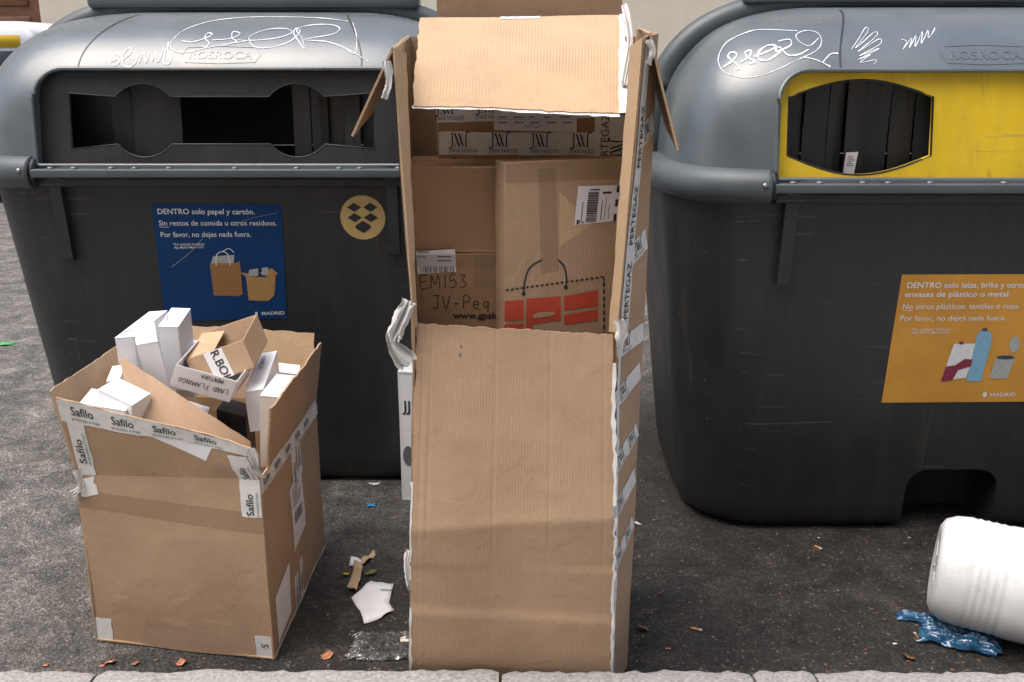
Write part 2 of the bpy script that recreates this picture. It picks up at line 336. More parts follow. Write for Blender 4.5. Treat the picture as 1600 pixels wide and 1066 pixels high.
def glyphs(s, bold=0., shear=0.):
    k = (s, bold, shear)
    if k not in _tc:
        cu = bpy.data.curves.new('t', 'FONT'); cu.body = s; cu.size = 1; cu.offset = bold; cu.shear = shear; cu.resolution_u = 3; cu.fill_mode = 'FRONT'
        ob = bpy.data.objects.new('t', cu); me = bpy.data.meshes.new_from_object(ob)
        vv = [(v.co.x, v.co.y) for v in me.vertices]; ff = [tuple(p.vertices) for p in me.polygons]
        bpy.data.objects.remove(ob); bpy.data.curves.remove(cu); bpy.data.meshes.remove(me)
        _tc[k] = (vv, ff)
    return _tc[k]
class Ink:
    """flat print collected on one patch, built as one mesh"""
    def __init__(s, P, h=.0022): s.P = P; s.h = h; s.v = []; s.f = []
    def put(s, pts, faces): 
        o = len(s.v); s.v += [s.P.p(x, y, s.h) for x, y in pts]; s.f += [tuple(o+i for i in f) for f in faces]
    def text(s, t, x, y, size, rot=0, bold=0., width=None, align='l', shear=0., sy=1.):
        vv, ff = glyphs(t, bold, shear)
        if not vv: return s
        x0 = min(a for a, b in vv); x1 = max(a for a, b in vv); sx = size
        if width: sx = width/(x1-x0)
        off = {'l': x0, 'c': (x0+x1)/2, 'r': x1}[align]; c, n = math.cos(rot), math.sin(rot)
        s.put([(x+(a-off)*sx*c-b*size*sy*n, y+(a-off)*sx*n+b*size*sy*c) for a, b in vv], ff); return s
    def poly(s, pts): s.put(pts, [tuple(range(len(pts)))]); return s
    def rect(s, x0, y0, x1, y1): return s.poly([(x0, y0), (x1, y0), (x1, y1), (x0, y1)])
    def disc(s, x, y, r, ry=None, n=28): return s.poly([(x+r*math.cos(6.2832*i/n), y+(ry or r)*math.sin(6.2832*i/n)) for i in range(n)])
    def line(s, pts, w, smooth=True, vary=0.):
        q = spline(pts) if smooth and len(pts) > 2 else pts
        l, r = [], []
        for i in range(len(q)):
            a, b = q[max(i-1, 0)], q[min(i+1, len(q)-1)]; dx, dy = b[0]-a[0], b[1]-a[1]; d = math.hypot(dx, dy) or 1
            ww = w*(1+vary*NZ.noise(V((i*.31, q[0][0]*9, 1))))
            l.append((q[i][0]-dy/d*ww/2, q[i][1]+dx/d*ww/2)); r.append((q[i][0]+dy/d*ww/2, q[i][1]-dx/d*ww/2))
        n = len(q); s.put(l+r, [(n+i, n+i+1, i+1, i) for i in range(n-1)]); return s
    def build(s, name, mat, parent): return mesh(name, s.v, s.f, mat, parent)
def spline(p, n=6):
    out = []
    for i in range(len(p)-1):
        a, b, c, d = p[max(i-1, 0)], p[i], p[i+1], p[min(i+2, len(p)-1)]
        for k in range(n):
            t = k/n
            out.append(tuple(.5*(2*b[j]+(c[j]-a[j])*t+(2*a[j]-5*b[j]+4*c[j]-d[j])*t*t+(3*b[j]-a[j]-3*c[j]+d[j])*t**3) for j in range(len(b))))
    return out+[tuple(p[-1])]
# single-stroke hand lettering on a 1 x 1 cell
HW = {'E': [[(.7, 1), (.05, .95), (.1, 0), (.75, .05)], [(.05, .5), (.6, .55)]], 'M': [[(0, 0), (.1, 1), (.4, .3), (.75, 1), (.85, 0)]], '1': [[(.4, 1), (.35, 0)]],
 '5': [[(.7, 1), (.2, .95), (.15, .55), (.55, .6), (.7, .25), (.4, 0), (.1, .08)]], '3': [[(.1, .95), (.6, .95), (.3, .55), (.65, .3), (.35, 0), (.05, .1)]],
 'J': [[(.1, 1), (.8, 1)], [(.5, 1), (.5, .2), (.25, 0), (.05, .1)]], 'V': [[(0, 1), (.35, 0), (.7, 1)]], '-': [[(.1, .35), (.6, .4)]],
 'P': [[(.1, 0), (.15, 1), (.65, .9), (.6, .55), (.15, .5)]], 'e': [[(.1, .3), (.55, .35), (.4, .6), (.1, .4), (.15, .05), (.55, .05)]], 'q': [[(.55, .5), (.15, .5), (.15, .15), (.5, .2), (.55, .55), (.5, -.3)]], '.': [[(.1, .05), (.18, .0)]],
 'L': [[(.1, 1), (.1, 0), (.65, 0)]], 'A': [[(0, 0), (.35, 1), (.7, 0)], [(.15, .4), (.55, .4)]], 'N': [[(.05, 0), (.1, 1), (.6, 0), (.65, 1)]], 'D': [[(.1, 0), (.1, 1), (.6, .7), (.55, .2), (.1, 0)]],
 'F': [[(.1, 0), (.1, 1), (.65, 1)], [(.1, .55), (.5, .55)]], 'I': [[(.3, 0), (.3, 1)]], 'G': [[(.65, .85), (.3, 1), (.05, .5), (.3, 0), (.65, .15), (.65, .45), (.4, .45)]], 'O': [[(.35, 1), (.05, .5), (.35, 0), (.65, .5), (.35, 1)]],
 'T': [[(0, 1), (.7, 1)], [(.35, 1), (.35, 0)]], 'U': [[(.1, 1), (.1, .2), (.35, 0), (.6, .2), (.6, 1)]], 'R': [[(.1, 0), (.1, 1), (.6, .85), (.5, .55), (.1, .5), (.65, 0)]], 'S': [[(.6, .9), (.2, .95), (.15, .6), (.55, .4), (.5, .05), (.05, .1)]], ' ': []}
def hand(ink, s, x, y, h, w, rot=0, adv=.85):
    c, n = math.cos(rot), math.sin(rot); k = 0
    for ch in s:
        for st in HW.get(ch, []):
            ink.line([(x+((a+k)*c*.8-b*n)*h, y+((a+k)*n*.8+b*c)*h) for a, b in st], w)
        k += adv if ch not in '1I.' else adv*.7
    return ink
def box_bm(bm, x0, y0, z0, x1, y1, z1):
    r = bmesh.ops.create_cube(bm, size=1)
    bmesh.ops.scale(bm, vec=(x1-x0, y1-y0, z1-z0), verts=r['verts']); bmesh.ops.translate(bm, vec=((x0+x1)/2, (y0+y1)/2, (z0+z1)/2), verts=r['verts'])
    return r['verts']
def box(name, x0, y0, z0, x1, y1, z1, mat, parent=None, bev=0., seg=2):
    bm = bmesh.new(); box_bm(bm, x0, y0, z0, x1, y1, z1)
    if bev: bmesh.ops.bevel(bm, geom=bm.edges[:]+bm.verts[:], offset=bev, segments=seg, affect='EDGES', profile=.5)
    return from_bm(name, bm, mat, parent, bool(bev))
def tube(name, pts, r, mat, parent=None, n=14, cap=True, rads=None):
    vs, fs = [], []; K = len(pts); pts = [V(p) for p in pts]; up = V((0, 0, 1))
    for i, p in enumerate(pts):
        d = (pts[min(i+1, K-1)]-pts[max(i-1, 0)]).normalized()
        a = d.cross(up if abs(d.z) < .95 else V((0, 1, 0))).normalized(); b = a.cross(d); rr = rads[i] if rads else r
        for k in range(n): t = 6.28318*k/n; vs.append(p+a*rr*math.cos(t)+b*rr*math.sin(t))
    for i in range(K-1):
        for k in range(n): fs.append((i*n+k, i*n+(k+1) % n, (i+1)*n+(k+1) % n, (i+1)*n+k))
    if cap: fs.append(tuple(range(n))[::-1]); fs.append(tuple((K-1)*n+k for k in range(n)))
    return mesh(name, vs, fs, mat, parent, True)
def plate(name, outline, holes, depth, bev, mat, parent, place):
    """a flat plate with openings; 2-D outline x,z -> place(x,z,d)"""
    cu = bpy.data.curves.new(name, 'CURVE'); cu.dimensions = '2D'; cu.fill_mode = 'BOTH'; cu.extrude = depth/2; cu.bevel_depth = bev; cu.bevel_resolution = 2
    for pl in [outline]+holes:
        sp = cu.splines.new('POLY'); sp.points.add(len(pl)-1); sp.use_cyclic_u = True
        for q, (x, y) in zip(sp.points, pl): q.co = (x, y, 0, 1)
    ob = bpy.data.objects.new(name, cu); me = bpy.data.meshes.new_from_object(ob); bpy.data.objects.remove(ob); bpy.data.curves.remove(cu)
    for v in me.vertices: v.co = place(v.co.x, v.co.y, v.co.z)
    me.materials.clear(); me.materials.append(M[mat]); o = bpy.data.objects.new(name, me); col.objects.link(o); o.parent = parent
    me.update(); return o
def rrect(x0, y0, x1, y1, r, n=8):
    out = []
    for cx, cy, a, rr in ((x1-r[0], y0+r[0], -90, r[0]), (x1-r[1], y1-r[1], 0, r[1]), (x0+r[2], y1-r[2], 90, r[2]), (x0+r[3], y0+r[3], 180, r[3])):
        for k in range(n+1): t = R(a+90*k/n); out.append((cx+rr*math.cos(t), cy+rr*math.sin(t)))
    return out
def boolean(o, cutters):
    for c in cutters:
        md = o.modifiers.new('b', 'BOOLEAN'); md.operation = 'DIFFERENCE'; md.solver = 'EXACT'; md.object = c
    dg = bpy.context.evaluated_depsgraph_get(); dg.update()
    me = bpy.data.meshes.new_from_object(o.evaluated_get(dg)); o.modifiers.clear(); old = o.data; o.data = me; me.name = old.name; bpy.data.meshes.remove(old)
    for c in cutters:
        m = c.data; bpy.data.objects.remove(c); bpy.data.meshes.remove(m)

# ------------------------------------------------------------------ the setting
def ground():
    me_v, me_f = [], []
    xs = [-60, -30, -15, -8, -5, -3, 3, 5, 8, 15, 30, 60]; ys = [2.05, 3, 5, 8, 12, 20]
    for y in ys:
        for x in xs: me_v.append((x, y, 0))
    w = len(xs)
    for j in range(len(ys)-1):
        for i in range(w-1): a = j*w+i; me_f.append((a, a+1, a+w+1, a+w))
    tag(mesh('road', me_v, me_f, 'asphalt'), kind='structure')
    tag(box('pavement', -60, -5.2, -.2, 60, 1.995, .117, 'paving'), kind='structure')
    kb = bpy.data.objects.new('kerb', None); col.objects.link(kb); kb.location = (0, 2.12, 0); tag(kb, kind='structure')
    joints = [-3.4, -2.35, -1.07, -.03, .62, .78, 1.9, 2.9, 4.0]
    for i in range(len(joints)-1):
        x0, x1 = joints[i]+.004, joints[i+1]-.004; n = max(4, int((x1-x0)/.018)); vs, fs = [], []
        dz = random.uniform(-.004, .004); dy = random.uniform(-.006, .006)
        prof = [(2.0, -.15), (2.0, .114), (2.06, .122), (2.12, .124), (2.18, .125), (2.228, .124), (2.25, .114), (2.258, .05), (2.258, -.15)]
        for a in range(n+1):
            x = x0+(x1-x0)*a/n; e = min(a, n-a)/n*(x1-x0); rd = max(0, .012-e)*.4
            for k, (y, z) in enumerate(prof):
                q = NZ.noise(V((x*6, k*.2, i)))*.004+NZ.noise(V((x*24, k*.5, i)))*.0035+NZ.noise(V((x*70, k*1.1, i)))*.0035
                top = 1 if z > .04 else 0
                vs.append((x, y+dy+(q*1.6 if k >= 5 else 0)-(rd if k >= 5 else 0), z+(dz+q*.6-rd)*top))
        K = len(prof)
        for a in range(n):
            for k in range(K-1): fs.append((a*K+k, a*K+k+1, (a+1)*K+k+1, (a+1)*K+k))
        fs.append(tuple(range(K))[::-1]); fs.append(tuple(n*K+k for k in range(K)))
        o = mesh('kerb_stone', [(x, y-2.12, z) for x, y, z in vs], fs, 'granite', kb, True); o.data.set_sharp_from_angle(angle=R(55))
    # loose grit on the asphalt
    vs, fs = [], []
    for i in range(6600):
        y = 2.262+(abs(random.gauss(0, 1.1)) if i < 5200 else abs(random.gauss(0, .05))); x = random.uniform(-2.6, 2.4); r = random.choice([.0015, .002, .002, .003, .004]) * random.uniform(.7, 1.3)
        o = len(vs); a = random.random()*6
        for k in range(5): vs.append((x+r*math.cos(a+k*1.2566)*random.uniform(.7, 1.3), y+r*math.sin(a+k*1.2566), .0005))
        vs.append((x, y, r*random.uniform(.6, 1.1)))
        for k in range(5): fs.append((o+k, o+(k+1) % 5, o+5))
    tag(mesh('loose_grit', vs, fs, 'grit'), 'loose grit scattered over the dirty asphalt', 'grit', kind='stuff')
ground()

def facade(name, label, y, face, door_x=None, top=14, rows=(4.4, 7.6, 10.8)):
    root = thing(name, label, 'building', (0, y, 0))
    d = 1 if face < 0 else -1            # wall body extends away from the street
    w0, w1 = (0, .5) if d > 0 else (-.5, 0)
    holes = []; xs = [x for x in range(-26, 27, 4)]
    out = [(-30, 0), (30, 0), (30, top), (-30, top)]
    wins = [(x, z) for x in xs for z in rows]
    for x, z in wins: holes.append([(x-.6, z), (x+.6, z), (x+.6, z+2.1), (x-.6, z+2.1)])
    if door_x is not None: holes.append([(door_x-1.5, .02), (door_x+1.5, .02), (door_x+1.5, 3.4), (door_x-1.5, 3.4)])
    plate('wall', out, holes, .4, 0, 'cream', root, lambda x, z, t: V((x, d*.2+t, z)))
    for s0, s1 in ([(-30, 30)] if door_x is None else [(-30, door_x-1.5), (door_x+1.5, 30)]): box('plinth', s0, -d*.04-.05, 0, s1, -d*.04+.05, .8, 'stone', root)
    for x, z in wins:
        f = box('window', x-.6, d*.16, z, x+.6, d*.22, z+2.1, 'wood', root); 
        for s in (-1, 1):
            box('pane', x+s*.29-.22, d*.14-.005, z+.1, x+s*.29+.22, d*.14+.005, z+2.0, 'glass', f)
        box('sill', x-.7, -d*.08-.06, z-.1, x+.7, -d*.08+.06, z-.01, 'stone', f)
    if door_x is not None:
        dr = box('door', door_x-1.49, d*.18, 0, door_x+1.49, d*.25, 3.39, 'wood', root)
        for k in range(4):
            for z0, z1 in ((.25, 1.2), (1.35, 2.2), (2.35, 3.2)):
                box('door_panel', door_x-1.38+k*.7, d*.155, z0, door_x-.83+k*.7, d*.19, z1, 'wood', dr, .012)
    return root
facade('house_front', 'cream rendered building with a brown wooden double door across the street', 15.2, -1, -8.35)
facade('pavement_house', 'cream rendered house front lining the pavement, opposite the rubbish containers', -5.2, 1, None, 10.2, (4.4, 7.4))

def van():
    r = thing('parked_van', 'white van with a yellow band under its roof, parked across the road', 'van', (-7.75, 12.6, 0)); r.rotation_euler = (0, 0, math.pi)
    L_, W_, H_ = 4.9, 1.95, 2.02
    prof = [(-L_/2, .35), (L_/2-.05, .35), (L_/2, .75), (L_/2-.12, 1.02), (L_/2-.95, 1.22), (L_/2-1.75, H_-.12), (L_/2-2.1, H_), (-L_/2+.15, H_), (-L_/2, H_-.2)]
    def side(name, pl, y0, y1, mat, par, bev=.04):
        bm = bmesh.new(); f = bm.faces.new([bm.verts.new((x, y0, z)) for x, z in pl]); e = bmesh.ops.extrude_face_region(bm, geom=[f])
        bmesh.ops.translate(bm, vec=(0, y1-y0, 0), verts=[v for v in e['geom'] if isinstance(v, bmesh.types.BMVert)])
        bmesh.ops.recalc_face_normals(bm, faces=bm.faces[:])
        if bev: bmesh.ops.bevel(bm, geom=bm.edges[:], offset=bev, segments=3, affect='EDGES')
        return from_bm(name, bm, mat, par, True)
    side('body', prof, -W_/2, W_/2, 'vanwhite', r, .07)
    for s in (-1, 1):
        y = s*(W_/2+.004)
        side('side_band', [(-L_/2+.2, 1.74), (L_/2-2.0, 1.74), (L_/2-2.15, 1.87), (-L_/2+.2, 1.87)], y-.006, y+.006, 'vanyellow', r, 0)
        for x0, x1 in ((-2.2, -1.2), (-1.1, -.1), (0, .75)):
            side('window', [(x0, 1.1), (x1, 1.1), (x1-(.12 if x1 > .5 else 0), 1.7), (x0, 1.7)], y-.005, y+.005, 'glass', r, 0)
        for x in (-1.55, 1.5):
            w = tube('wheel', [(x, s*(W_/2-.2), .33), (x, s*(W_/2+.02), .33)], .33, 'tyre', r, 28); tube('rim', [(x, s*(W_/2), .33), (x, s*(W_/2+.03), .33)], .2, 'steel', w, 20)
        side('headlight', [(L_/2-.16, .78), (L_/2+.004, .78), (L_/2-.05, .95), (L_/2-.16, .98)], s*.75-.13, s*.75+.13, 'glass', r, .01)
    side('windscreen', [(L_/2-.93, 1.235), (L_/2-.90, 1.26), (L_/2-1.70, H_-.11), (L_/2-1.73, H_-.135)], -.8, .8, 'glass', r, 0)
van()

# ------------------------------------------------------------------ recycling containers
LIDP = [(1.235, .0, .0), (1.27, .0, .0), (1.35, .006, .003), (1.45, .018, .010), (1.53, .038, .026), (1.60, .075, .056), (1.66, .125, .10), (1.71, .19, .15), (1.75, .27, .21), (1.78, .36, .285), (1.80, .46, .37), (1.812, .56, .47), (1.815, .62, .58)]
LW, LB = .945, .64
def lid_ring(z, fy, sx, off=0., n=72):
    a, b = LW-sx-off, LB-fy-off*.9; e = 2/5.2; out = []
    for k in range(n+1):
        t = math.pi*k/n; c, s = math.cos(t), math.sin(t)
        out.append(V((math.copysign(abs(c)**e, -c)*a, LB-(abs(s)**e)*b, z-off*.6 if z > 1.6 else z)))
    return out
def lid_mesh(name, parent, back=False):
    prof = spline(LIDP, 4); rings = [lid_ring(*p) for p in prof]; inner = [lid_ring(p[0], p[1], p[2], .012) for p in prof]
    n = len(rings[0]); vs, fs = [], []
    for rs in (rings, inner):
        for r_ in rs: vs += r_
    K = len(rings); ix = lambda s, k, i: s*K*n+k*n+i
    for k in range(K-1):
        for i in range(n-1):
            fs.append((ix(0, k, i), ix(0, k, i+1), ix(0, k+1, i+1), ix(0, k+1, i))); fs.append((ix(1, k, i), ix(1, k+1, i), ix(1, k+1, i+1), ix(1, k, i+1)))
    for i in range(n-1):
        fs.append((ix(0, 0, i), ix(1, 0, i), ix(1, 0, i+1), ix(0, 0, i+1))); fs.append((ix(0, K-1, i), ix(0, K-1, i+1), ix(1, K-1, i+1), ix(1, K-1, i)))
    for k in range(K-1):
        fs.append((ix(0, k, 0), ix(0, k+1, 0), ix(1, k+1, 0), ix(1, k, 0))); fs.append((ix(0, k, n-1), ix(1, k, n-1), ix(1, k+1, n-1), ix(0, k+1, n-1)))
    if back: vs = [V((v.x, 2*LB+.07-v.y, v.z)) for v in vs]; fs = [f[::-1] for f in fs]
    return mesh(name, vs, fs, 'lid', parent, True)
def body_front(z): return .05+(1.23-z)*.085/1.13
def body_ring(z, ins=0., wide=0.):
    hw = .93+wide-(1.23-z)*.115/1.13-ins; y0 = body_front(z)+ins; y1 = 1.26-(1.23-z)*.10-ins; r = .26-ins*.5
    return [V((x, y, z)) for x, y in rrect(-hw, y0, hw, y1, (r, r, r, r), 9)]
def container(name, label, loc, kind):
    root = thing(name, label, 'recycling bin', loc)
    # body
    lev = [(1.24, 0), (1.0, 0), (.7, 0), (.4, 0), (.11, .0), (.055, .004), (.028, .012), (.013, .03), (.006, .07)]
    rings = [body_ring(z, i, 0. if kind == 'paper' else .045) for z, i in lev]; n = len(rings[0]); vs = [v for r_ in rings for v in r_]; fs = []
    for k in range(len(rings)-1):
        for i in range(n): fs.append((k*n+i, (k+1)*n+i, (k+1)*n+(i+1) % n, k*n+(i+1) % n))
    fs.append(tuple(range(n))); fs.append(tuple((len(rings)-1)*n+i for i in range(n))[::-1])
    body = mesh('body', vs, fs, 'body', root, True)
    cut = box('cut', -.085 if kind != 'paper' else -.50, -.2, -.2, .24 if kind != 'paper' else .085, .36, .245, 'body', root, .075, 5); boolean(body, [cut]); body.data.set_sharp_from_angle(angle=R(38))
    for s in (-1, 1):
        for y in (.42, 1.0): tube('foot', [(s*.6, y, .0), (s*.6, y, .09)], .06, 'rubber', root, 16)
        # stiffening rib below the rim
        z0, z1 = 1.235, (.93 if s < 0 else .95); bm = bmesh.new()
        pr = [(body_front(z0)-.045, z0), (body_front(z1)-.03, z1), (body_front(z1)+.03, z1-.015), (body_front(z0)+.03, z0)]
        for x in (-.02, .02): bm.faces.new([bm.verts.new((s*.60+x, y, z)) for y, z in pr])
        bmesh.ops.bridge_loops(bm, edges=bm.edges[:]); bmesh.ops.recalc_face_normals(bm, faces=bm.faces[:]); from_bm('rib', bm, 'body', root)
    # lid with a rectangular mouth
    lid = lid_mesh('lid', root); 
    ol = rrect(-.655, 1.275, .655, 1.605, (.012, .10, .10, .012), 10)
    bm = bmesh.new(); f = bm.faces.new([bm.verts.new((x, -.2, z)) for x, z in ol]); e = bmesh.ops.extrude_face_region(bm, geom=[f])
    bmesh.ops.translate(bm, vec=(0, .42, 0), verts=[v for v in e['geom'] if isinstance(v, bmesh.types.BMVert)]); bmesh.ops.recalc_face_normals(bm, faces=bm.faces[:])
    tmp = bmesh.new(); tmp.from_mesh(lid.data); bv = BVHTree.FromBMesh(tmp); tmp.free()
    def on_lid(x, z, off=.0):
        h = bv.ray_cast(V((x, -1, z)), V((0, 1, 0)))
        return (h[0]+h[1]*off) if h[0] else V((x, .3, z))
    boolean(lid, [from_bm('cut', bm, 'lid', root)]); lid.data.set_sharp_from_angle(angle=R(32))
    # rounded lip round the mouth and the recess walls
    lip = [on_lid(x, z, .002) for x, z in spline(ol, 1)]; lip.append(lip[0])
    top = [p for p in lip]; tube('mouth_lip', top, .0075, 'lid', lid, 8, False)
    vs, fs = [], []
    for x, z in ol+[ol[0]]:
        q = on_lid(x, z); vs += [q+V((0, .004, 0)), V((x*.995, max(q.y, .03)+.075, z))]
    for i in range(len(ol)): fs.append((2*i, 2*i+1, 2*i+3, 2*i+2))
    mesh('recess_wall', vs, fs, 'lid', lid, False)
    pl = lambda x, z, t: V((x, .062+(z-1.27)*.17-t, z))
    if kind == 'paper':
        top_, bot = [], []
        def arc(cx, s): 
            o = []
            for k in range(13): a = R(140-100*k/12); o.append((cx+.128*math.cos(a), 1.427+s*.128*math.sin(a)))
            return o
        hole = [(-.548, 1.522)]+arc(-.285, 1)+arc(.262, 1)+[(.54, 1.522), (.54, 1.328)]+arc(.262, -1)[::-1]+arc(-.285, -1)[::-1]+[(-.548, 1.328)]
        holes = [hole]; pm = 'panel'
    else:
        holes = []
        for cx in (-.384, .384):
            hl = [(-.228, 1.345), (-.228, 1.525)]+[(-.228+.456*k/12, 1.525+.052*math.sin(math.pi*k/12)) for k in range(1, 12)]+[(.228, 1.525), (.228, 1.345)]+[(.228-.456*k/12, 1.345-.060*math.sin(math.pi*k/12)) for k in range(1, 12)]
            holes.append([(cx+x, z) for x, z in hl])
        pm = 'yellow'
    panel = plate('front_panel', rrect(-.665, 1.262, .665, 1.615, (.01, .11, .11, .01), 8), holes, .010, .0025, pm, root, pl)
    for hl in holes: tube('opening_edge', [pl(x, z, .006) for x, z in hl+[hl[0]]], .0035, 'panel', panel, 6, False)
    # rubber strips hanging behind the openings
    if kind == 'paper': spans = [(-.60, -.43, .05), (-.425, -.345, 0), (-.34, -.165, .0), (.235, .30, .01), (.305, .36, 0), (.365, .42, .03), (.425, .48, 0), (.485, .58, .02)]
    else:
        spans = []
        for c in (-.384, .384):
            x = c-.26
            while x < c+.24: w = random.uniform(.045, .085); spans.append((x, x+w-.004, random.uniform(0, .02))); x += w
    for x0, x1, dy in spans:
        y = .14+dy; vs, fs = [], []; tl = random.uniform(-.05, .05); tw = random.uniform(-.008, .008)
        for j in range(7):
            z = 1.60-.36*j/6; yy = y+.006*math.sin(j*.6)+tl*j/12
            vs += [(x0+random.uniform(-.0015, .0015), yy+tw, z), ((x0+x1)/2, yy+tw*.4-.001, z), (x1, yy-tw, z)]
        for j in range(6):
            for i in range(2): a = j*3+i; fs.append((a, a+1, a+4, a+3))
        o = mesh('rubber_strip', vs, fs, 'rubber', root, False); md = o.modifiers.new('s', 'SOLIDIFY'); md.thickness = .004
    # sill flange with rivets
    sill = box('sill', -.665, -.028, 1.236, .665, .075, 1.266, 'lidmatte', root, .005, 3)
    box('sill_apron', -.665, .006, 1.200, .665, .07, 1.234, 'body', root, .006)
    for x in (-.60, -.52, -.39, -.31, -.18, .05, .28, .42, .50, .62):
        bm = bmesh.new(); bmesh.ops.create_uvsphere(bm, u_segments=12, v_segments=6, radius=.0125); bmesh.ops.scale(bm, vec=(1, 1, .6), verts=bm.verts[:]); bmesh.ops.translate(bm, vec=(x+random.uniform(-.01, .01), -.008, 1.267), verts=bm.verts[:]); from_bm('rivet', bm, 'lid', sill, True)
    # corner bumper tubes
    ring = lid_ring(1.255, 0, 0, 0)
    for s in (-1, 1):
        pts = [p for p in ring if s*p.x > .675]; pts.sort(key=lambda p: (p.y, s*p.x)); pts = [V((s*.675, pts[0].y, 1.25))]+[V((p.x, p.y, 1.25)) for p in pts]+[V((s*(LW-.01), 1.15, 1.25))]
        b = tube('bumper', pts, .058, 'lidmatte', root, 18); tube('bumper_joint', [V((s*.655, pts[0].y+.004, 1.25)), V((s*.676, pts[0].y+.004, 1.25))], .052, 'rubber', b, 18)
        q = pts[0]; tube('screw', [q+V((s*.025, -.052, .012)), q+V((s*.025, -.060, .012))], .008, 'steel', b, 12)
    # rear half and the hoop between
    lid_mesh('rear_lid', root, True)
    arch = []
    for k in range(49):
        t = math.pi*k/48; c, s = math.cos(t), math.sin(t); e = 2/3.4
        arch.append(V((-math.copysign(abs(c)**e, c)*(LW+.015), LB+.035, 1.25+.60*abs(s)**e)))
    tube('hoop', arch, .050, 'lidmatte', root, 14)
    box('spine', -.66, LB-.03, 1.83, .66, LB+.10, 1.895, 'lid', root, .022, 3)
    # moulded emblem on the lid
    class LidInk(Ink):
        def put(s, pts, faces): o = len(s.v); s.v += [on_lid(x, z, s.h) for x, z in pts]; s.f += [tuple(o+i for i in f) for f in faces]
    em = LidInk(None, .0014); zc = 1.652; em.text('ROSROCA', 0, zc-.013, .036, bold=.012, width=.225, align='c')
    em.line([(-.14, zc), (-.125, zc+.026), (0, zc+.031), (.125, zc+.026), (.14, zc), (.125, zc-.024), (0, zc-.028), (-.125, zc-.024), (-.14, zc)], .0035, False)
    e_ = em.build('emblem', 'lid', lid); md = e_.modifiers.new('s', 'SOLIDIFY'); md.thickness = .003
    # seams moulded in the lid
    for x in ((-.50, .50) if kind == 'paper' else (-.46, .46)):
        sm = LidInk(None, .0015); zz = [1.61+.19*k/10 for k in range(11)]; sm.line([(x+.10*(1 if x < 0 else -1)*((z-1.61)/.19)**2, z) for z in zz], .005); sm.build('seam', 'panel', lid)
    return root, on_lid, LidInk

def pen_marks(lid_ink, strokes, parent, ws):
    ink = lid_ink(None, .0016)
    for st, w in zip(strokes, ws): ink.line(st, w, True, .9)
    ink.build('pen_scrawl', 'pen', parent)
LB_LOC = V((-1.03, 3.55, 0)); RB_LOC = V((1.485, 3.13, 0))
paper_bin, on_l, LI1 = container('recycling_container', 'dark grey recycling container with a long slotted mouth and a blue sticker', LB_LOC, 'paper')
pack_bin, on_r, LI2 = container('recycling_container', 'dark grey recycling container with a yellow mouth panel and an orange sticker', RB_LOC, 'pack')
def lid_xz(loc, px, py):    # where a pen mark of the photograph sits on the lid, in the lid's own x, z
    Y = loc.y+.2
    for _ in range(30):
        q = at(px, py, Y); f = 0
        for (z0, f0, _a), (z1, f1, _b) in zip(LIDP, LIDP[1:]):
            if z0 <= q.z <= z1: f = f0+(f1-f0)*(q.z-z0)/max(z1-z0, 1e-5)
        Y = .6*Y+.4*(loc.y+f)
    return (q.x-loc.x, min(q.z, 1.80))
SCR_L = [[(430, 245), (447, 236), (466, 222), (455, 210), (452, 222), (468, 240), (450, 258), (433, 250)], [(480, 235), (505, 215), (515, 195), (500, 190), (482, 215), (482, 250), (505, 262), (530, 245), (540, 212), (545, 245), (560, 205), (572, 245), (585, 205), (597, 240), (605, 205), (612, 240), (627, 232), (640, 188)],
 [(652, 190), (640, 238), (650, 252), (668, 240), (656, 200), (660, 165)], [(1360, 84), (1250, 72), (1100, 68), (950, 70), (820, 86), (720, 120), (675, 160), (668, 185), (690, 203), (730, 205), (800, 190), (900, 172), (985, 158)],
 [(712, 160), (750, 166), (790, 155), (830, 138), (814, 130), (800, 150), (818, 170), (803, 186), (792, 178)], [(830, 158), (900, 152), (940, 133), (912, 126), (907, 150), (926, 163), (905, 170)],
 [(930, 157), (980, 160), (1080, 150), (1140, 130), (1120, 114), (1050, 116), (985, 138), (975, 162), (1000, 186), (1060, 186), (1130, 165), (1172, 128), (1160, 112), (1148, 130), (1168, 163), (1190, 192), (1180, 150), (1160, 118), (1200, 102), (1280, 97), (1326, 110), (1300, 135), (1190, 156), (1280, 165), (1360, 195), (1440, 242)], [(1378, 90), (1392, 140), (1392, 190), (1380, 212), (1350, 190)]]
SCR_R = [[(720, 122), (600, 116), (540, 125), (470, 165), (437, 230), (450, 280), (500, 303), (570, 300), (640, 275), (720, 235), (790, 200), (810, 165), (795, 130), (750, 121), (715, 138), (728, 165), (765, 180), (800, 150)], [(450, 265), (482, 240), (500, 212), (480, 206), (470, 225), (495, 250), (505, 270), (492, 272)],
 [(510, 245), (540, 225), (550, 200), (530, 204), (535, 225), (560, 242), (545, 250)], [(560, 222), (610, 202), (640, 182), (610, 178), (578, 203), (577, 232), (610, 236), (660, 200)], [(648, 162), (690, 155), (692, 180), (640, 202), (652, 185), (682, 215), (722, 215), (762, 194)], [(745, 225), (790, 235), (845, 262)], [(875, 210), (845, 213), (815, 245)],
 [(925, 195), (975, 115), (990, 120), (940, 190), (1010, 130), (1025, 140), (950, 205), (1030, 155), (1035, 175), (955, 220), (1035, 190), (950, 235), (1000, 215), (960, 245), (1020, 235), (1012, 252)], [(1120, 155), (1140, 165), (1125, 195), (1160, 150), (1150, 190), (1177, 140), (1172, 185), (1200, 125), (1196, 172), (1222, 120), (1226, 150), (1250, 110), (1240, 135)]]
def child(root, n): return [o for o in root.children if o.name.split('.')[0] == n][0]
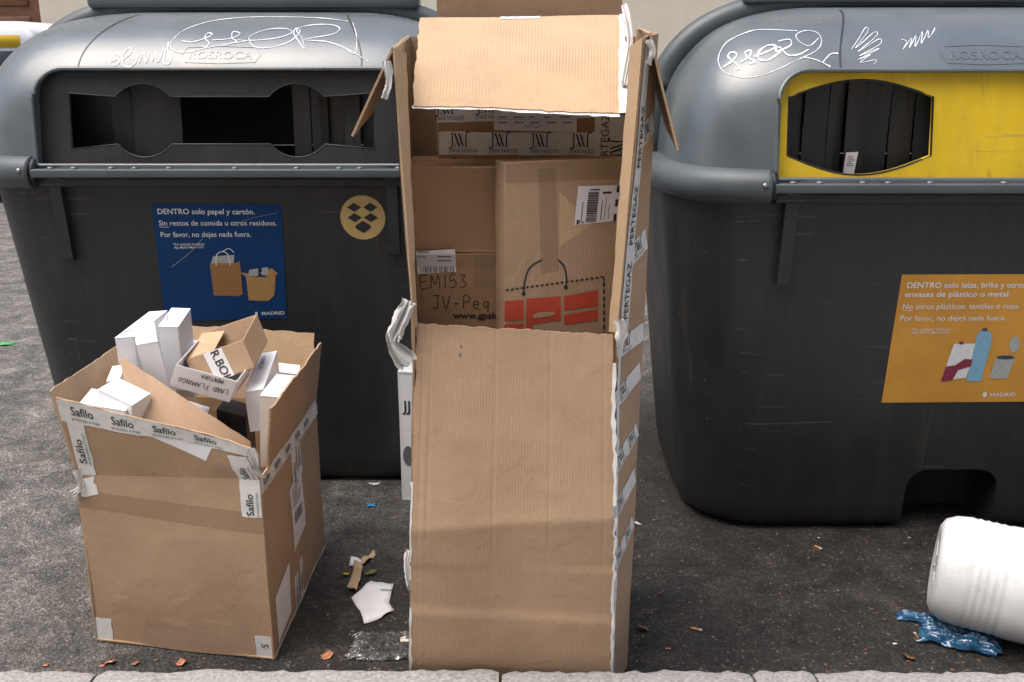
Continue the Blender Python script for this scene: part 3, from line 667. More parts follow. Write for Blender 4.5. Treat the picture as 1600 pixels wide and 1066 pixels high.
pen_marks(LI1, [[lid_xz(LB_LOC, x/2.5, y/2.5) for x, y in s] for s in SCR_L], child(paper_bin, 'lid'), [.0040, .0040, .0040, .0022, .0028, .0028, .0026, .0026])
pen_marks(LI2, [[lid_xz(RB_LOC, 960+x/2.5, y/2.5) for x, y in s] for s in SCR_R], child(pack_bin, 'lid'), [.0021, .0042, .0042, .0042, .0040, .0032, .0032, .0018, .0018])

class BodyFace(Patch):       # x from the container's middle, y = height, on the sloping front
    def __init__(s): pass
    def p(s, x, y, h=0.): return V((x, body_front(y)-h, y))
BF = BodyFace()
def px_body(loc, px, py):
    Y = loc.y+.1
    for _ in range(25): q = at(px, py, Y); Y = loc.y+body_front(q.z)
    return (q.x-loc.x, q.z)
def stickers():
    # blue paper-and-card notice
    q = [px_body(LB_LOC, *p) for p in ((258, 503), (448, 497), (440, 319), (237, 318))]
    st = sheet('notice_sticker', BF, q, 'blue', paper_bin, .002, 0, 12, 8); tag(st, 'blue notice sticker with white lettering')
    a, b, c, d = [V((x, y, 0)) for x, y in q]
    class Loc(Patch):
        def __init__(s): pass
        def p(s, u, v, h=0.):
            w = a*(1-u)*(1-v)+b*u*(1-v)+c*u*v+d*(1-u)*v; return BF.p(w.x, w.y, h)
    cur = [st]; ink = Ink(Loc(), .0032)
    def line(i, t, u0, u1, v, hgt, bold=0., **kw): Ink(i.P, i.h).text(t, u0, v, hgt, bold=bold, width=u1-u0, **kw).build('lettering', 'stwhite', cur[0])
    line(ink, 'DENTRO solo papel y cartón.', .04, .79, .915, .062, .016); line(ink, 'Sin restos de comida u otros residuos.', .04, .955, .82, .062, .004); line(ink, 'Por favor, no dejes nada fuera.', .045, .75, .725, .062, .004)
    ink.rect(.042, .805, .115, .809); line(ink, 'Para cualquier incidencia', .14, .38, .655, .03, .004); line(ink, 'App Madrid Móvil / 010', .14, .37, .628, .03, .004)
    line(ink, 'MADRID', .80, .985, .035, .042, .008); ink.build('underline', 'stwhite', st); sc2 = Ink(Loc(), .0040); sc2.line([(.37, .71), (.27, .60), (.22, .56), (.10, .47)], .0035, False); sc2.build('scratch', 'stgrey', st); sc3 = Ink(Loc(), .0040); sc3.line([(.68, .855), (.80, .89), (.96, .925)], .0025, False); sc3.build('scratch', 'stgrey', st); Ink(Loc(), .0032).rect(.745, .03, .765, .065).build('crest_print', 'stwhite', st)
    b1 = Ink(Loc(), .0032); b1.poly([(.42, .22), (.62, .21), (.62, .50), (.41, .50)]).poly([(.62, .21), (.655, .225), (.65, .52), (.62, .50)]); b1.build('bag_print', 'stbrown', st)
    b2 = Ink(Loc(), .0032); b2.poly([(.70, .17), (.86, .16), (.87, .37), (.69, .38)]).poly([(.86, .16), (.91, .21), (.93, .40), (.87, .37)]).poly([(.69, .38), (.64, .42), (.75, .40), (.78, .38)]).poly([(.87, .37), (.80, .41), (.90, .45), (.95, .40)]); b2.build('carton_print', 'sttan', st)
    for pl in ([(.42, .50), (.60, .50), (.61, .57), (.44, .56)], [(.71, .385), (.79, .385), (.79, .45), (.72, .44)], [(.82, .39), (.87, .39), (.87, .46), (.82, .455)]): Ink(Loc(), .0034).poly(pl).build('paper_print', 'stgrey', st)
    b4 = Ink(Loc(), .0042); b4.line([(.46, .48), (.47, .57), (.52, .60), (.56, .57), (.57, .48)], .007); b4.line([(.52, .60), (.57, .625), (.61, .59)], .006); b4.build('handle_print', 'stwhite', st)
    # round gold sticker with an emblem of five folded lozenges
    cx, cz = px_body(LB_LOC, 567, 340); rr = .082
    pts = [(cx+rr*math.cos(6.2832*i/40), cz+rr*math.sin(6.2832*i/40)) for i in range(40)]
    rs = mesh('round_sticker', [BF.p(x, y, .0022) for x, y in pts], [tuple(range(40))], 'gold', paper_bin); tag(rs, 'round gold sticker with a black open-box emblem')
    e = Ink(BF, .0034); s = rr*.84
    def loz(x, y, w=.38, h=.25): e.poly([(cx+(x-w)*s, cz+y*s), (cx+x*s, cz+(y-h)*s), (cx+(x+w)*s, cz+y*s), (cx+x*s, cz+(y+h)*s)])
    loz(-.43, .55); loz(.43, .55); loz(-.43, .0); loz(.43, .0); e.poly([(cx-.40*s, cz-.42*s), (cx, cz-.17*s), (cx+.40*s, cz-.42*s), (cx+.40*s, cz-.58*s), (cx, cz-.84*s), (cx-.40*s, cz-.58*s)]); e.build('emblem_print', 'ink', rs)
    # orange cans-and-cartons notice
    q = [px_body(RB_LOC, *p) for p in ((1377, 629), (1660, 627), (1672, 428), (1409, 429))]
    st2 = sheet('notice_sticker', BF, q, 'orange', pack_bin, .002, 0, 12, 8); tag(st2, 'orange notice sticker with cream lettering')
    a, b, c, d = [V((x, y, 0)) for x, y in q]
    class Loc2(Patch):
        def __init__(s): pass
        def p(s, u, v, h=0.): w = a*(1-u)*(1-v)+b*u*(1-v)+c*u*v+d*(1-u)*v; return BF.p(w.x, w.y, h)
    i2 = Ink(Loc2(), .0032); cur[0] = st2
    line(i2, 'DENTRO solo latas, briks y otros', .04, .74, .90, .06, .016); line(i2, 'envases de plástico o metal.', .035, .655, .832, .06, .016); line(i2, 'No otros plásticos, textiles o ropa.', .035, .715, .74, .06, .003); line(i2, 'Por favor, no dejes nada fuera.', .03, .64, .65, .06, .003)
    i2.rect(.036, .727, .095, .731); line(i2, 'Para cualquier incidencia', .11, .33, .575, .026, .003); line(i2, 'App Madrid Móvil / 010', .11, .32, .55, .026, .003); line(i2, 'MADRID', .595, .735, .045, .042, .01); i2.build('underline', 'stwhite', st2); Ink(Loc2(), .0032).disc(.565, .06, .012, .022).build('crest_print', 'stwhite', st2)
    k1 = Ink(Loc2(), .0032); k1.poly([(.31, .17), (.45, .20), (.50, .47), (.36, .47)]); k1.build('carton_print', 'stwhite', st2)
    k2 = Ink(Loc2(), .0040); k2.poly([(.31, .17), (.375, .18), (.40, .26), (.47, .29), (.475, .345), (.43, .35), (.38, .30), (.33, .29)]); Ink(Loc2(), .0040).disc(.40, .475, .013, .013).build('carton_cap_print', 'maroon', st2); k2.build('carton_wave_print', 'maroon', st2)
    k3 = Ink(Loc2(), .0036); k3.poly([(.455, .17), (.535, .17), (.575, .50), (.565, .55), (.54, .575), (.51, .575), (.485, .54), (.48, .48)]); k3.build('bottle_print', 'ltblue', st2)
    k4 = Ink(Loc2(), .0044); k4.rect(.512, .568, .54, .59); Ink(Loc2(), .0044).disc(.66, .36, .05, .015).build('can_mouth_print', 'navy', st2); k4.build('cap_print', 'navy', st2)
    k5 = Ink(Loc2(), .0034); k5.poly([(.58, .19), (.68, .19), (.715, .36), (.605, .355)]); Ink(Loc2(), .0034).disc(.705, .46, .03, .065).build('can_lid_print', 'stgrey', st2); k5.build('can_print', 'stgrey', st2)
    # moulded serial lettering
    s1 = Ink(BF, .0012); x, z = px_body(LB_LOC, 30, 303); s1.text('70086  0309', x, z, .012); s1.build('serial_lettering', 'greyink', paper_bin)
    s2 = Ink(BF, .0012); x, z = px_body(RB_LOC, 1146, 348); s2.text('70086  030917', x, z, .014); s2.build('serial_lettering', 'greyink', pack_bin)
stickers()
# paper slip stuck in the yellow container's mouth
o = sheet('receipt', Patch((-.41, .128, 1.278), (-.374, .128, 1.278), (-.37, .122, 1.352), (-.408, .118, 1.352), .003, 3), [(0, 0), (.036, 0), (.038, .074), (0, .074)], 'label', None, 0, .002)
o.location = RB_LOC; tag(o, 'small printed paper slip caught in the mouth of the yellow-panelled container', 'paper slip')
ik = Ink(Patch((-.41, .128, 1.278), (-.374, .128, 1.278), (-.37, .122, 1.352), (-.408, .118, 1.352), .003, 3), .0012)
for k in range(6): ik.rect(.006, .03+k*.006, .03-.004*(k % 3), .032+k*.006)
ik.build('print', 'greyink', o)

# ------------------------------------------------------------------ cartons
def edges_tape(P, parent, x0, y0, x1, y1, w, seed, txt=None, size=.03, gap=.11, small=None, bold=.0, jag=.003, side=1, mat='tape', h=.0012, start=.01, smallsize=.009):
    """a strip of printed tape along a line on a patch; returns the strip"""
    d = V((x1-x0, y1-y0, 0)); L = d.length; d /= L; n = V((-d.y, d.x, 0))*w*side; rot = math.atan2(d.y, d.x)
    a, b = V((x0, y0, 0)), V((x1, y1, 0))
    q = [(a.x, a.y), (b.x, b.y), ((b+n).x, (b+n).y), ((a+n).x, (a+n).y)]
    if side < 0: q = [q[3], q[2], q[1], q[0]]
    st = sheet('tape', P, q, mat, parent, h, jag, max(4, int(L/.02)), 3, .0015, seed)
    if txt:
        k = start; base = a if side > 0 else a+n
        nn = V((-d.y, d.x, 0))
        while k+gap*.75 < L:
            ink = Ink(P, h+.0016); p = base+d*k+nn*(w*.38 if small else w*.25)
            if txt == 'JVZ': logo_jvz(ink, p.x, p.y, size, rot)
            else: ink.text(txt, p.x, p.y, size, rot, bold)
            if small:
                p2 = base+d*(k-.004)+nn*w*.12; ink.text(small, p2.x, p2.y, smallsize, rot, width=gap*.72)
            k += gap; ink.build('lettering', 'ink', st)
    return st
def logo_jvz(ink, x, y, s, rot):
    c, n = math.cos(rot), math.sin(rot); T = lambda pts: [(x+(a*c-b*n)*s, y+(a*n+b*c)*s) for a, b in pts]
    for pts, w in (([(.02, 1), (.28, 1)], .05), ([(.16, 1), (.16, .05), (.05, -.14), (-.12, -.08)], .10), ([(.36, 1), (.70, 0)], .13), ([(.66, 1), (1.0, 0)], .12), ([(.38, .0), (.60, .55)], .04), ([(.72, .0), (.98, 1)], .04), ([(.30, 0), (.46, 0)], .05), ([(1.24, 0), (1.24, .85), (1.36, 1.12), (1.55, 1.05)], .10), ([(1.12, 0), (1.36, 0)], .05)):
        ink.line(T(pts), w*s, len(pts) > 2)
def clump(name, pts, r, mat, parent, seed=0, n=60):
    """crumpled strip of torn tape: a ragged folded ribbon following pts"""
    q = spline([tuple(p) for p in pts], 10); vs, fs = [], []; m = 8
    for i, p in enumerate(q):
        p = V(p); d = (V(q[min(i+1, len(q)-1)])-V(q[max(i-1, 0)])).normalized(); a = d.cross(V((0, 1, 0))); a = a.normalized() if a.length > .1 else V((1, 0, 0)); b = a.cross(d)
        w = r*(.75+.6*NZ.noise(V((i*.13, seed, 0)))); tw = 1.3*NZ.noise(V((i*.10, seed, 9)))
        for k in range(m+1):
            u = 2*k/m-1; f = abs(NZ.noise(V((i*.06, k*.40, seed))))*r*1.5; jg = NZ.noise(V((i*1.7, k, seed+5)))*r*.22 if k in (0, m) else 0
            vs.append(p+(a*math.cos(tw)+b*math.sin(tw))*(u*w+jg)+b*f)
    for i in range(len(q)-1):
        for k in range(m): o = i*(m+1)+k; fs.append((o, o+1, o+m+2, o+m+1))
    return mesh(name, vs, fs, mat, parent)

# --- low open carton with printed tape round its flaps
def safilo():
    Nn, L_, R_ = V((-.675, 2.462, .004)), V((-1.218, 2.559, .004)), V((-.652, 3.129, .004)); B_ = L_+(R_-Nn)
    root = thing('open_carton', 'open brown cardboard carton full of small white boxes, flaps edged with printed tape', 'carton', ((Nn+B_)/2).to_tuple()); root.location.z = 0
    Z = V((0, 0, 1)); hN, hL, hR, hB = .555, .525, .54, .53
    tN, tL, tR, tB = Nn+Z*hN, L_+Z*hL+V((.005, 0, 0)), R_+Z*hR, B_+Z*hB
    parts = []
    def add(o): parts.append(o); return o
    bulge = lambda k: (lambda u, v: k*math.sin(math.pi*u)*math.sin(math.pi*v))
    PF = Patch(L_, Nn, tN, tL, .007, 1, bulge(.008), pin='t'); PR = Patch(Nn, R_, tR, tN, .006, 2, bulge(.006), pin='t'); PB = Patch(R_, B_, tB, tR, .004, 3); PL = Patch(B_, L_, tL, tB, .004, 4)
    wf = add(board('front_wall', PF, 'kraft', root, back='kraft_in', seed=1, sides='')); wr = add(board('right_wall', PR, 'kraft', root, back='kraft_in', seed=2, sides=''))
    add(board('back_wall', PB, 'kraft', root, back='kraft_in', seed=3)); add(board('left_wall', PL, 'kraft', root, back='kraft_in', seed=4))
    add(board('bottom', Patch(L_+Z*.006, Nn+Z*.006, R_+Z*.006, B_+Z*.006), 'kraft_in', root, seed=9))
    # flaps
    fa, fb = at(88, 622, 2.49), at(392, 700, 2.43)
    FF = Patch(tL, tN, fb, fa, .012, 5, None, 6, 'b'); ff = add(board('front_flap', FF, 'kraft', root, back='kraft_in', jag=.006, sides='t', seed=5))
    ra, rb = at(423, 639, 2.50), at(504, 535, 3.13)
    FR = Patch(tN+V((.01, .06, .0)), tR, rb, ra, .010, 6, None, 6, 'b'); fr = add(board('right_flap', FR, 'kraft', root, back='kraft_in', jag=.006, sides='tr', seed=6))
    ba, bb = at(491, 520, 3.16), at(262, 507, 3.30)
    add(board('back_flap', Patch(tR, tB, bb, ba, .006, 7), 'kraft_in', root, back='kraft_in', jag=.006, sides='tlr', seed=7))
    la, lb = at(208, 522, 3.22), at(77, 611, 2.55)
    add(board('left_flap', Patch(tB, tL, lb, la, .006, 8), 'kraft_in', root, back='kraft_in', jag=.004, sides='t', seed=8))
    # tape
    W = FF.W
    T = dict(txt='Safilo', size=.030, gap=.115, small='SEE THE WORLD AT ITS BEST', bold=.008)
    def tp(P, par, *a, **k):
        o = edges_tape(P, par, *a, **k); add(o)
        for c in o.children: add(c)
        return o
    tp(FF, ff, .0, FF.H-.052, W+.0, FF.H-.052, .052, 1, start=.035, **T)
    tp(FF, ff, .062, .0, .062, FF.H-.05, .05, 2, start=.03, **T)
    tp(PF, wf, .062, PF.H-.06, .055, PF.H-.004, .05, 3, jag=.006)
    tp(FF, ff, W-.004, .0, W-.022, FF.H-.06, .055, 4, start=.005, **dict(T, gap=.10))
    tp(PF, wf, PF.W-.002, PF.H-.11, PF.W-.002, PF.H-.002, .058, 5, start=.005, **dict(T, gap=.10))
    tp(PF, wf, .055, .0, .055, .078, .052, 6, start=.004, **dict(T, gap=.1)); tp(PF, wf, PF.W-.001, .0, PF.W-.001, .072, .05, 7, start=.035, txt='S', size=.03, gap=.03)
    tp(PR, wr, .0, PR.H-.045, PR.W, PR.H-.045, .043, 8, start=.02, **T); tp(FR, fr, .0, .001, FR.W*.98, .001, .012, 18)
    tp(PR, wr, .36, PR.H-.17, .36, PR.H-.01, .05, 9, start=.02, **T); tp(PR, wr, .42, PR.H-.15, .42, PR.H-.01, .045, 10, start=.03, **T)
    tp(PR, wr, .30, .0, .30, .12, .05, 11, start=.01, **T); tp(PR, wr, .36, .0, .36, .14, .045, 12, start=.03, **T)
    tp(PR, wr, .0, .0, PR.W, .0, .012, 13, jag=.004)
    # white labels
    lab = add(sheet('label', FF, [(.26, FF.H-.052), (.40, FF.H-.11), (.425, FF.H-.05), (.28, FF.H-.03)], 'paper', ff, .001))
    lab2 = add(sheet('label', PR, [(.05, .02), (.20, .035), (.20, .20), (.05, .165)], 'paper', wr, .0016))
    lab3 = add(sheet('label', PR, [(.26, .20), (.41, .22), (.40, .43), (.26, .40)], 'label', wr, .0016))
    ik = Ink(PR, .003)
    for k in range(24): ik.rect(.285+k*.0042, .28, .285+k*.0042+random.choice([.001, .002, .003]), .315)
    for k in range(7): ik.rect(.28, .335+k*.009, .34+random.uniform(0, .05), .3375+k*.009)
    add(ik.build('print', 'greyink', lab3))
    # packing-tape sheen band and torn corner
    add(sheet('clear_tape', PF, [(.0, PF.H-.10), (PF.W, PF.H-.16), (PF.W, PF.H-.10), (.0, PF.H-.045)], 'clear', wf, .0009))
    add(clump('torn_tape', [tL+V((.01, -.012, .02)), tL+V((.015, -.018, -.03)), tL+V((-.015, -.015, -.05))], .016, 'torn', root, 3))
    add(clump('torn_tape', [fb+V((.0, -.005, .0)), fb+V((.01, -.008, -.05)), tN+V((.0, -.012, .01))], .015, 'torn', root, 4))
    # inner boards standing loose in the carton
    add(board('inner_flap', Patch(at(200, 640, 2.62), at(392, 745, 2.55), at(388, 688, 2.56), at(188, 556, 2.80), .005, 12), 'kraft', root, back='kraft_in', jag=.004, seed=12))
    add(board('inner_flap', Patch(at(272, 668, 2.80), at(396, 745, 2.68), at(391, 690, 2.70), at(272, 618, 2.84), .005, 13), 'kraft_in', root, back='kraft_in', jag=.004, seed=13))
    to_parent(parts, root)
    return root
safilo()

def card_box(name, label, o, ex, ey, ez, mat, open_top=False, group=None, bev=.0015, cat='box', sl=.0):
    """a small folded-card box: corner o and three edge vectors, ez up; lid edge modelled as a slightly proud tuck lid"""
    o, ex, ey, ez = V(o), V(ex), V(ey), V(ez)
    if ex.cross(ey).dot(ez) < 0: o, ex = o+ex, -ex
    c = o+(ex+ey)/2; root = thing(name, label, cat, c, group)
    F = [('front', o, ex, ez), ('right', o+ex, ey, ez), ('back', o+ex+ey, -ex, ez), ('left', o+ey, -ey, ez)]
    vs = []; 
    def cub(nm, p, a, b, c_, par, m, be):
        bm = bmesh.new(); v = [bm.verts.new(p+a*i+b*j+c_*k-root.location) for k in (0, 1) for j in (0, 1) for i in (0, 1)]
        for f in ((0, 2, 3, 1), (4, 5, 7, 6), (0, 1, 5, 4), (1, 3, 7, 5), (3, 2, 6, 7), (2, 0, 4, 6)): bm.faces.new([v[i] for i in f])
        bmesh.ops.recalc_face_normals(bm, faces=bm.faces[:])
        bmesh.ops.bevel(bm, geom=bm.edges[:], offset=be, segments=2, affect='EDGES')
        uvl = bm.loops.layers.uv.new('UVMap')
        for f in bm.faces:
            for l in f.loops:
                q = l.vert.co; l[uvl].uv = (q.dot(ex.normalized())+q.dot(ey.normalized()), q.dot(ez.normalized()))
        return from_bm(nm, bm, m, par, False)
    t = .0022 if mat == 'whitecard' else .004
    nx, ny, nz = ex.normalized(), ey.normalized(), ez.normalized()
    if open_top:
        cub('floor', o, ex, ey, nz*t, root, mat, .0005)
        for nm, p, a in (('wall', o, ex), ('wall', o+ey-ny*t, ex)): cub(nm, p, a, ny*t, ez, root, mat, .0006)
        for nm, p, a in (('wall', o+ny*t, ey-ny*2*t), ('wall', o+ex-nx*t+ny*t, ey-ny*2*t)): cub(nm, p, nx*t, a, ez, root, mat, .0006)
    else:
        cub('tray', o, ex, ey, ez-nz*.002, root, mat, bev)
        l = cub('tuck_lid', o-nx*.0005-ny*.0005+ez-nz*.002, ex+nx*.001, ey+ny*.001, nz*.002, root, mat, .0006)
    P = {nm: Patch(p-root.location, p+a-root.location, p+a+ez-root.location, p+ez-root.location) for nm, p, a, _ in F}
    P['top'] = Patch(o+ez-root.location, o+ex+ez-root.location, o+ex+ey+ez-root.location, o+ey+ez-root.location)
    return root, P
def contents():
    G = 'white boxes heaped in the open carton'
    def from_top(name, label, a, b, d, depth, mat='whitecard', tilt=(0, 0, -1), **k):
        """top face given by three corners (near left, near right, far left); the box hangs below it by depth"""
        a, b, d = V(a), V(b), V(d); ex, ey = b-a, d-a; n = ex.cross(ey).normalized(); 
        if n.z < 0: n = -n
        dn = (n*.35+V((-tilt[0], -tilt[1], 1))).normalized()
        return card_box(name, label, a-dn*depth, ex, ey, dn*depth, mat, **k)
    out = []
    r, P = from_top('white_box', 'tall white card box at the back left corner of the carton, standing upright', at(179, 528, 2.93), at(209, 526, 2.93), at(233, 487, 3.10), .20, group=G)
    hand(Ink(P['top'], .002), 'MONTURA', .02, .02, .02, .0016, 1.2).build('handwriting', 'greyink', r)
    from_top('white_box', 'white card box leaning against the tallest upright white box', at(213, 539, 2.78), at(246, 533, 2.79), at(208, 506, 2.89), .21, tilt=(.12, 0, -1), group=G)
    r, P = from_top('white_box', 'upright white card box with writing on its narrow top, beside the kraft box', at(247, 510, 2.95), at(278, 511, 2.95), at(268, 481, 3.09), .21, group=G)
    hand(Ink(P['top'], .002), 'SURF', .012, .03, .018, .0014, 1.3).build('handwriting', 'greyink', r)
    from_top('white_box', 'white card box wedged behind the tray with writing, only its top showing', at(270, 545, 3.02), at(300, 548, 3.02), at(290, 530, 3.12), .16, group=G)
    # shallow tray with hand lettering
    a, b = at(264, 603, 2.72), at(358, 629, 2.69); ex = b-a; up = (at(275, 570, 2.70)-a); ey = V((.02, .15, .03))
    r, P = card_box('white_tray', 'open white card tray lettered by hand, holding the small kraft box', a, ex, ey, up*1.0, 'whitecard', True)
    i = Ink(P['front'], .001); Wd = P['front'].W; hand(i, 'LAND FLAMINGO', Wd*.93, P['front'].H*.52, .0165, .0019, math.pi, .92); hand(i, 'MONTURA', Wd*.80, P['front'].H*.90, .0135, .0018, math.pi, .9); i.build('handwriting', 'ink', r)
    # kraft box
    a, b = at(291, 567, 2.71), at(394, 577, 2.69); a2 = at(290, 562, 2.70)
    tl = at(290, 562, 2.765); ex = at(380, 532, 2.765)-tl; ez = (tl-at(308, 607, 2.735)).normalized()*.088; ey = at(315, 520, 2.90)-tl
    r, P = card_box('kraft_box', 'small open kraft box with a band of printed tape, lying in the white tray', tl-ez, ex, ey, ez, 'kraft', True)
    q0 = tl-r.location; fl = Patch(q0, q0+ex*.42-ez*.12, q0+ex*.42+ey*.9-ez*.12, q0+ey, .002, 5); board('top_flap', fl, 'kraft_in', r, .003, seed=91)
    Pf = P['front']; st = sheet('tape', Pf, [(Pf.W*.34, 0), (Pf.W*.66, 0), (Pf.W*.62, Pf.H), (Pf.W*.30, Pf.H)], 'tape', r, .001, .002); Ink(Pf, .0022).text('R.BOH', Pf.W*.42, Pf.H*.95, .036, -R(84), .01).build('lettering', 'ink', st)
    # front left pile
    from_top('white_box', 'wide white card box lying behind the taped front flap', at(153, 608, 2.60), at(206, 634, 2.55), at(184, 590, 2.72), .07, tilt=(0, 0, -1), group=G)
    from_top('white_box', 'flat white card box lying in the left corner of the carton', at(124, 630, 2.58), at(196, 642, 2.54), at(143, 607, 2.70), .06, group=G)
    from_top('white_box', 'white card box end peeping out beside the left flap', at(166, 596, 2.80), at(186, 594, 2.80), at(176, 572, 2.92), .12, group=G)
    # right hand ones
    r, P = from_top('gap_shade_block', 'dark block standing in for shade in the gap between the lettered tray and the upright white box', at(338, 640, 2.80), at(384, 652, 2.76), at(352, 622, 2.90), .16, mat='panel')  # dark block added for the shade in the gap beside the tray
    from_top('white_box', 'white card box lying low in front of the lettered tray', at(283, 640, 2.76), at(322, 652, 2.74), at(290, 625, 2.86), .10, group=G)
    r, P = from_top('white_box', 'white card box standing on end with writing down its side, near the right flap', at(381, 613, 2.73), at(411, 608, 2.73), at(404, 553, 2.90), .13, group=G)
    hand(Ink(P['top'], .002), 'FORMULA', .012, P['top'].H*.9, .014, .0015, -1.45).build('handwriting', 'greyink', r)
    from_top('white_box', 'white card box pressed against the raised right flap', at(406, 618, 2.66), at(437, 621, 2.68), at(432, 584, 2.84), .22, group=G)
    from_top('white_box', 'white card box lying at the back right, behind the upright lettered one', at(424, 580, 2.95), at(466, 585, 2.95), at(428, 566, 3.04), .10, group=G)
contents()

# --- tall open carton
def tall():
    root = thing('tall_carton', 'tall brown cardboard carton with its front torn open, standing at the kerb with boxes inside', 'carton', (0.02, 2.58, 0))
    parts = []
    def add(o):
        parts.append(o)
        for c in o.children:
            if c not in parts: parts.append(c)
        return o
    z0 = .004
    A = V((-.272, 2.300, z0)); B = V((.262, 2.295, z0)); C = at(958, 523, 2.335); D = at(651, 506, 2.345)
    KN = [(0, 0), (.10, .026), (.255, .050), (.275, .047), (.50, .074), (.525, .078), (.54, .074), (.75, .040), (1, 0)]
    def fold(u, v):
        v2 = v-.05*(u-.5)*(1 if v > .4 else -.4); v2 = min(1, max(0, v2))
        for (a0, b0), (a1, b1) in zip(KN, KN[1:]):
            if a0 <= v2 <= a1: k = b0+(b1-b0)*(v2-a0)/(a1-a0); break
        gr = sum(max(0, 1-abs(u-c-.006*v)/.0085) for c in (.035, .075, .40, .675, .945))
        return k+.005*math.sin(u*9)*(1-abs(2*v-1))-.0016*gr*(1 if v > .45 else .35)
    PF = Patch(A, B, C, D, .006, 21, fold, 3)
    fw = add(board('front_panel', PF, 'kraft', root, back='kraft_in', jag=.004, sides='tlr', seed=21, nu=140, nv=96))
    # right wall: a narrow strip turning back, then the side
    E = V((.322, 2.43, z0)); Rf = [B+V((.004, .004, 0)), at(966, 520, 2.335), V((.296, 2.315, 1.69))]; Rm = [E, V((.334, 2.44, 1.0)), V((.342, 2.44, 1.70))]; Rb = [V((.335, 2.86, z0)), V((.345, 2.86, 1.0)), V((.345, 2.86, 1.72))]
    for lo in (0, 1):
        ps = Patch(Rf[lo], Rm[lo], Rm[lo+1], Rf[lo+1], .004, 22+lo); st = add(board('right_strip' , ps, 'kraft', root, back='kraft_in', jag=.004 if lo else .002, sides='l', seed=22+lo)); pb = Patch(Rm[lo], Rb[lo], Rb[lo+1], Rm[lo+1], .004, 24+lo)
        add(board('right_wall', pb, 'kraft', root, back='kraft_in', seed=24+lo, sides=''))
        strips = []
        if lo == 0:
            for y, sl in ((.93, .02), (.80, .05), (.62, .07), (.50, .06), (.35, .08)): strips.append(edges_tape(ps, st, -.004, y, ps.W, y+sl, .048, int(y*90), 'JVZ', .026, .07, 'JORGE VAZQUEZ', start=.03, h=.0012))
            strips.append(edges_tape(ps, st, .012, .02, .012, ps.H-.0, .014, 77, jag=.004, h=.0022))
        else:
            strips.append(edges_tape(ps, st, .046, .0, .050, ps.H-.02, .042, 78, 'PERTEGAZ', .030, .185, h=.0018, bold=.006, start=.03))
            for y, sl in ((.16, .03), (.44, .03)): strips.append(edges_tape(ps, st, .045, y, ps.W, y+sl, .055, int(y*80), 'JVZ', .028, .08, 'JORGE VAZQUEZ', start=.02, h=.0012))
        for s in strips: add(s)
    # left wall
    La = [V((-.276, 2.300, z0)), at(645, 512, 2.33), at(613, 76, 2.315)]; Lb = [V((-.285, 2.86, z0)), V((-.285, 2.86, 1.0)), V((-.285, 2.86, 1.70))]
    for lo in (0, 1):
        pl = Patch(Lb[lo], La[lo], La[lo+1], Lb[lo+1], .004, 30+lo); w = add(board('left_wall', pl, 'kraft', root, back='kraft_in', jag=.004 if lo else .001, sides='r', seed=30+lo))
        if lo: add(edges_tape(pl, w, pl.W-.001, .0, pl.W-.001, pl.H, .03, 81, 'PERTEGAZ', .022, .15, bold=.004, h=.0016, jag=.004))
    # folded-in lip on the free left edge
    pl = Patch(La[1]+V((.004, -.003, 0)), La[1]+V((.010, .012, 0)), La[2]+V((.030, .02, -.01)), La[2]+V((.004, -.003, 0)), .003, 33); add(board('left_lip', pl, 'kraft_in', root, jag=.004, sides='r', seed=33))
    pr = Patch(Rf[1]+V((-.022, .012, .0)), Rf[1]+V((-.004, -.004, 0)), Rf[2]+V((-.006, -.004, 0)), Rf[2]+V((-.030, .02, -.02)), .003, 34); add(board('right_lip', pr, 'kraft_in', root, jag=.005, sides='l', seed=34))
    # back wall and top flaps
    PBk = Patch(V((.345, 2.865, z0)), V((-.290, 2.865, z0)), V((-.290, 2.865, 1.70)), V((.348, 2.865, 1.70)), .004, 35); add(board('back_wall', PBk, 'kraft', root, back='kraft', seed=35, sides=''))
    add(board('back_flap', Patch(V((.30, 2.863, 1.702)), V((-.205, 2.863, 1.702)), V((-.205, 2.855, 1.80)), V((.300, 2.855, 1.80)), .004, 45), 'kraft', root, back='kraft', jag=.004, sides='t', seed=45))
    a, b, c, d = at(645, 166, 2.37), at(969, 177, 2.37), at(969, 23, 2.80), at(656, 27, 2.80)
    PT = Patch(a, b, c, d, .006, 36, lambda u, v: .010*math.sin(math.pi*v)); tf = add(board('top_flap', PT, 'kraft_in', root, back='kraft', jag=.005, sides='lrb', seed=36, nu=26, nv=22))
    add(edges_tape(PT, tf, -.002, -.006, PT.W, -.010, .012, 82, jag=.004, mat='tape', h=-.003)); add(edges_tape(PT, tf, PT.W-.004, .0, PT.W-.004, PT.H, .020, 83, jag=.006, side=-1, h=.0015))
    add(sheet('tape', PT, [(PT.W*.40, PT.H-.016), (PT.W*.60, PT.H-.016), (PT.W*.60, PT.H), (PT.W*.40, PT.H)], 'tape', tf, .0014, .003))
    h0, h1 = La[2]+V((-.002, .002, .004)), Lb[2]+V((-.002, 0, .004)); add(board('left_flap', Patch(V((-.395, 2.85, 1.50)), at(549, 213, 2.31), h0, h1, .005, 37), 'kraft', root, back='kraft', jag=.003, sides='blr', seed=37))
    h0, h1 = Rm[2]+V((-.03, -.11, .0)), Rb[2]+V((.004, 0, .004)); add(board('right_flap', Patch(at(1060, 234, 2.33), V((.43, 2.85, 1.47)), h1, h0, .005, 38), 'kraft_in', root, back='kraft', jag=.003, sides='blr', seed=38))
    add(board('bottom', Patch(A+V((0, .01, .004)), B+V((0, .01, .004)), V((.33, 2.85, z0+.004)), V((-.28, 2.85, z0+.004))), 'kraft', root, seed=39))
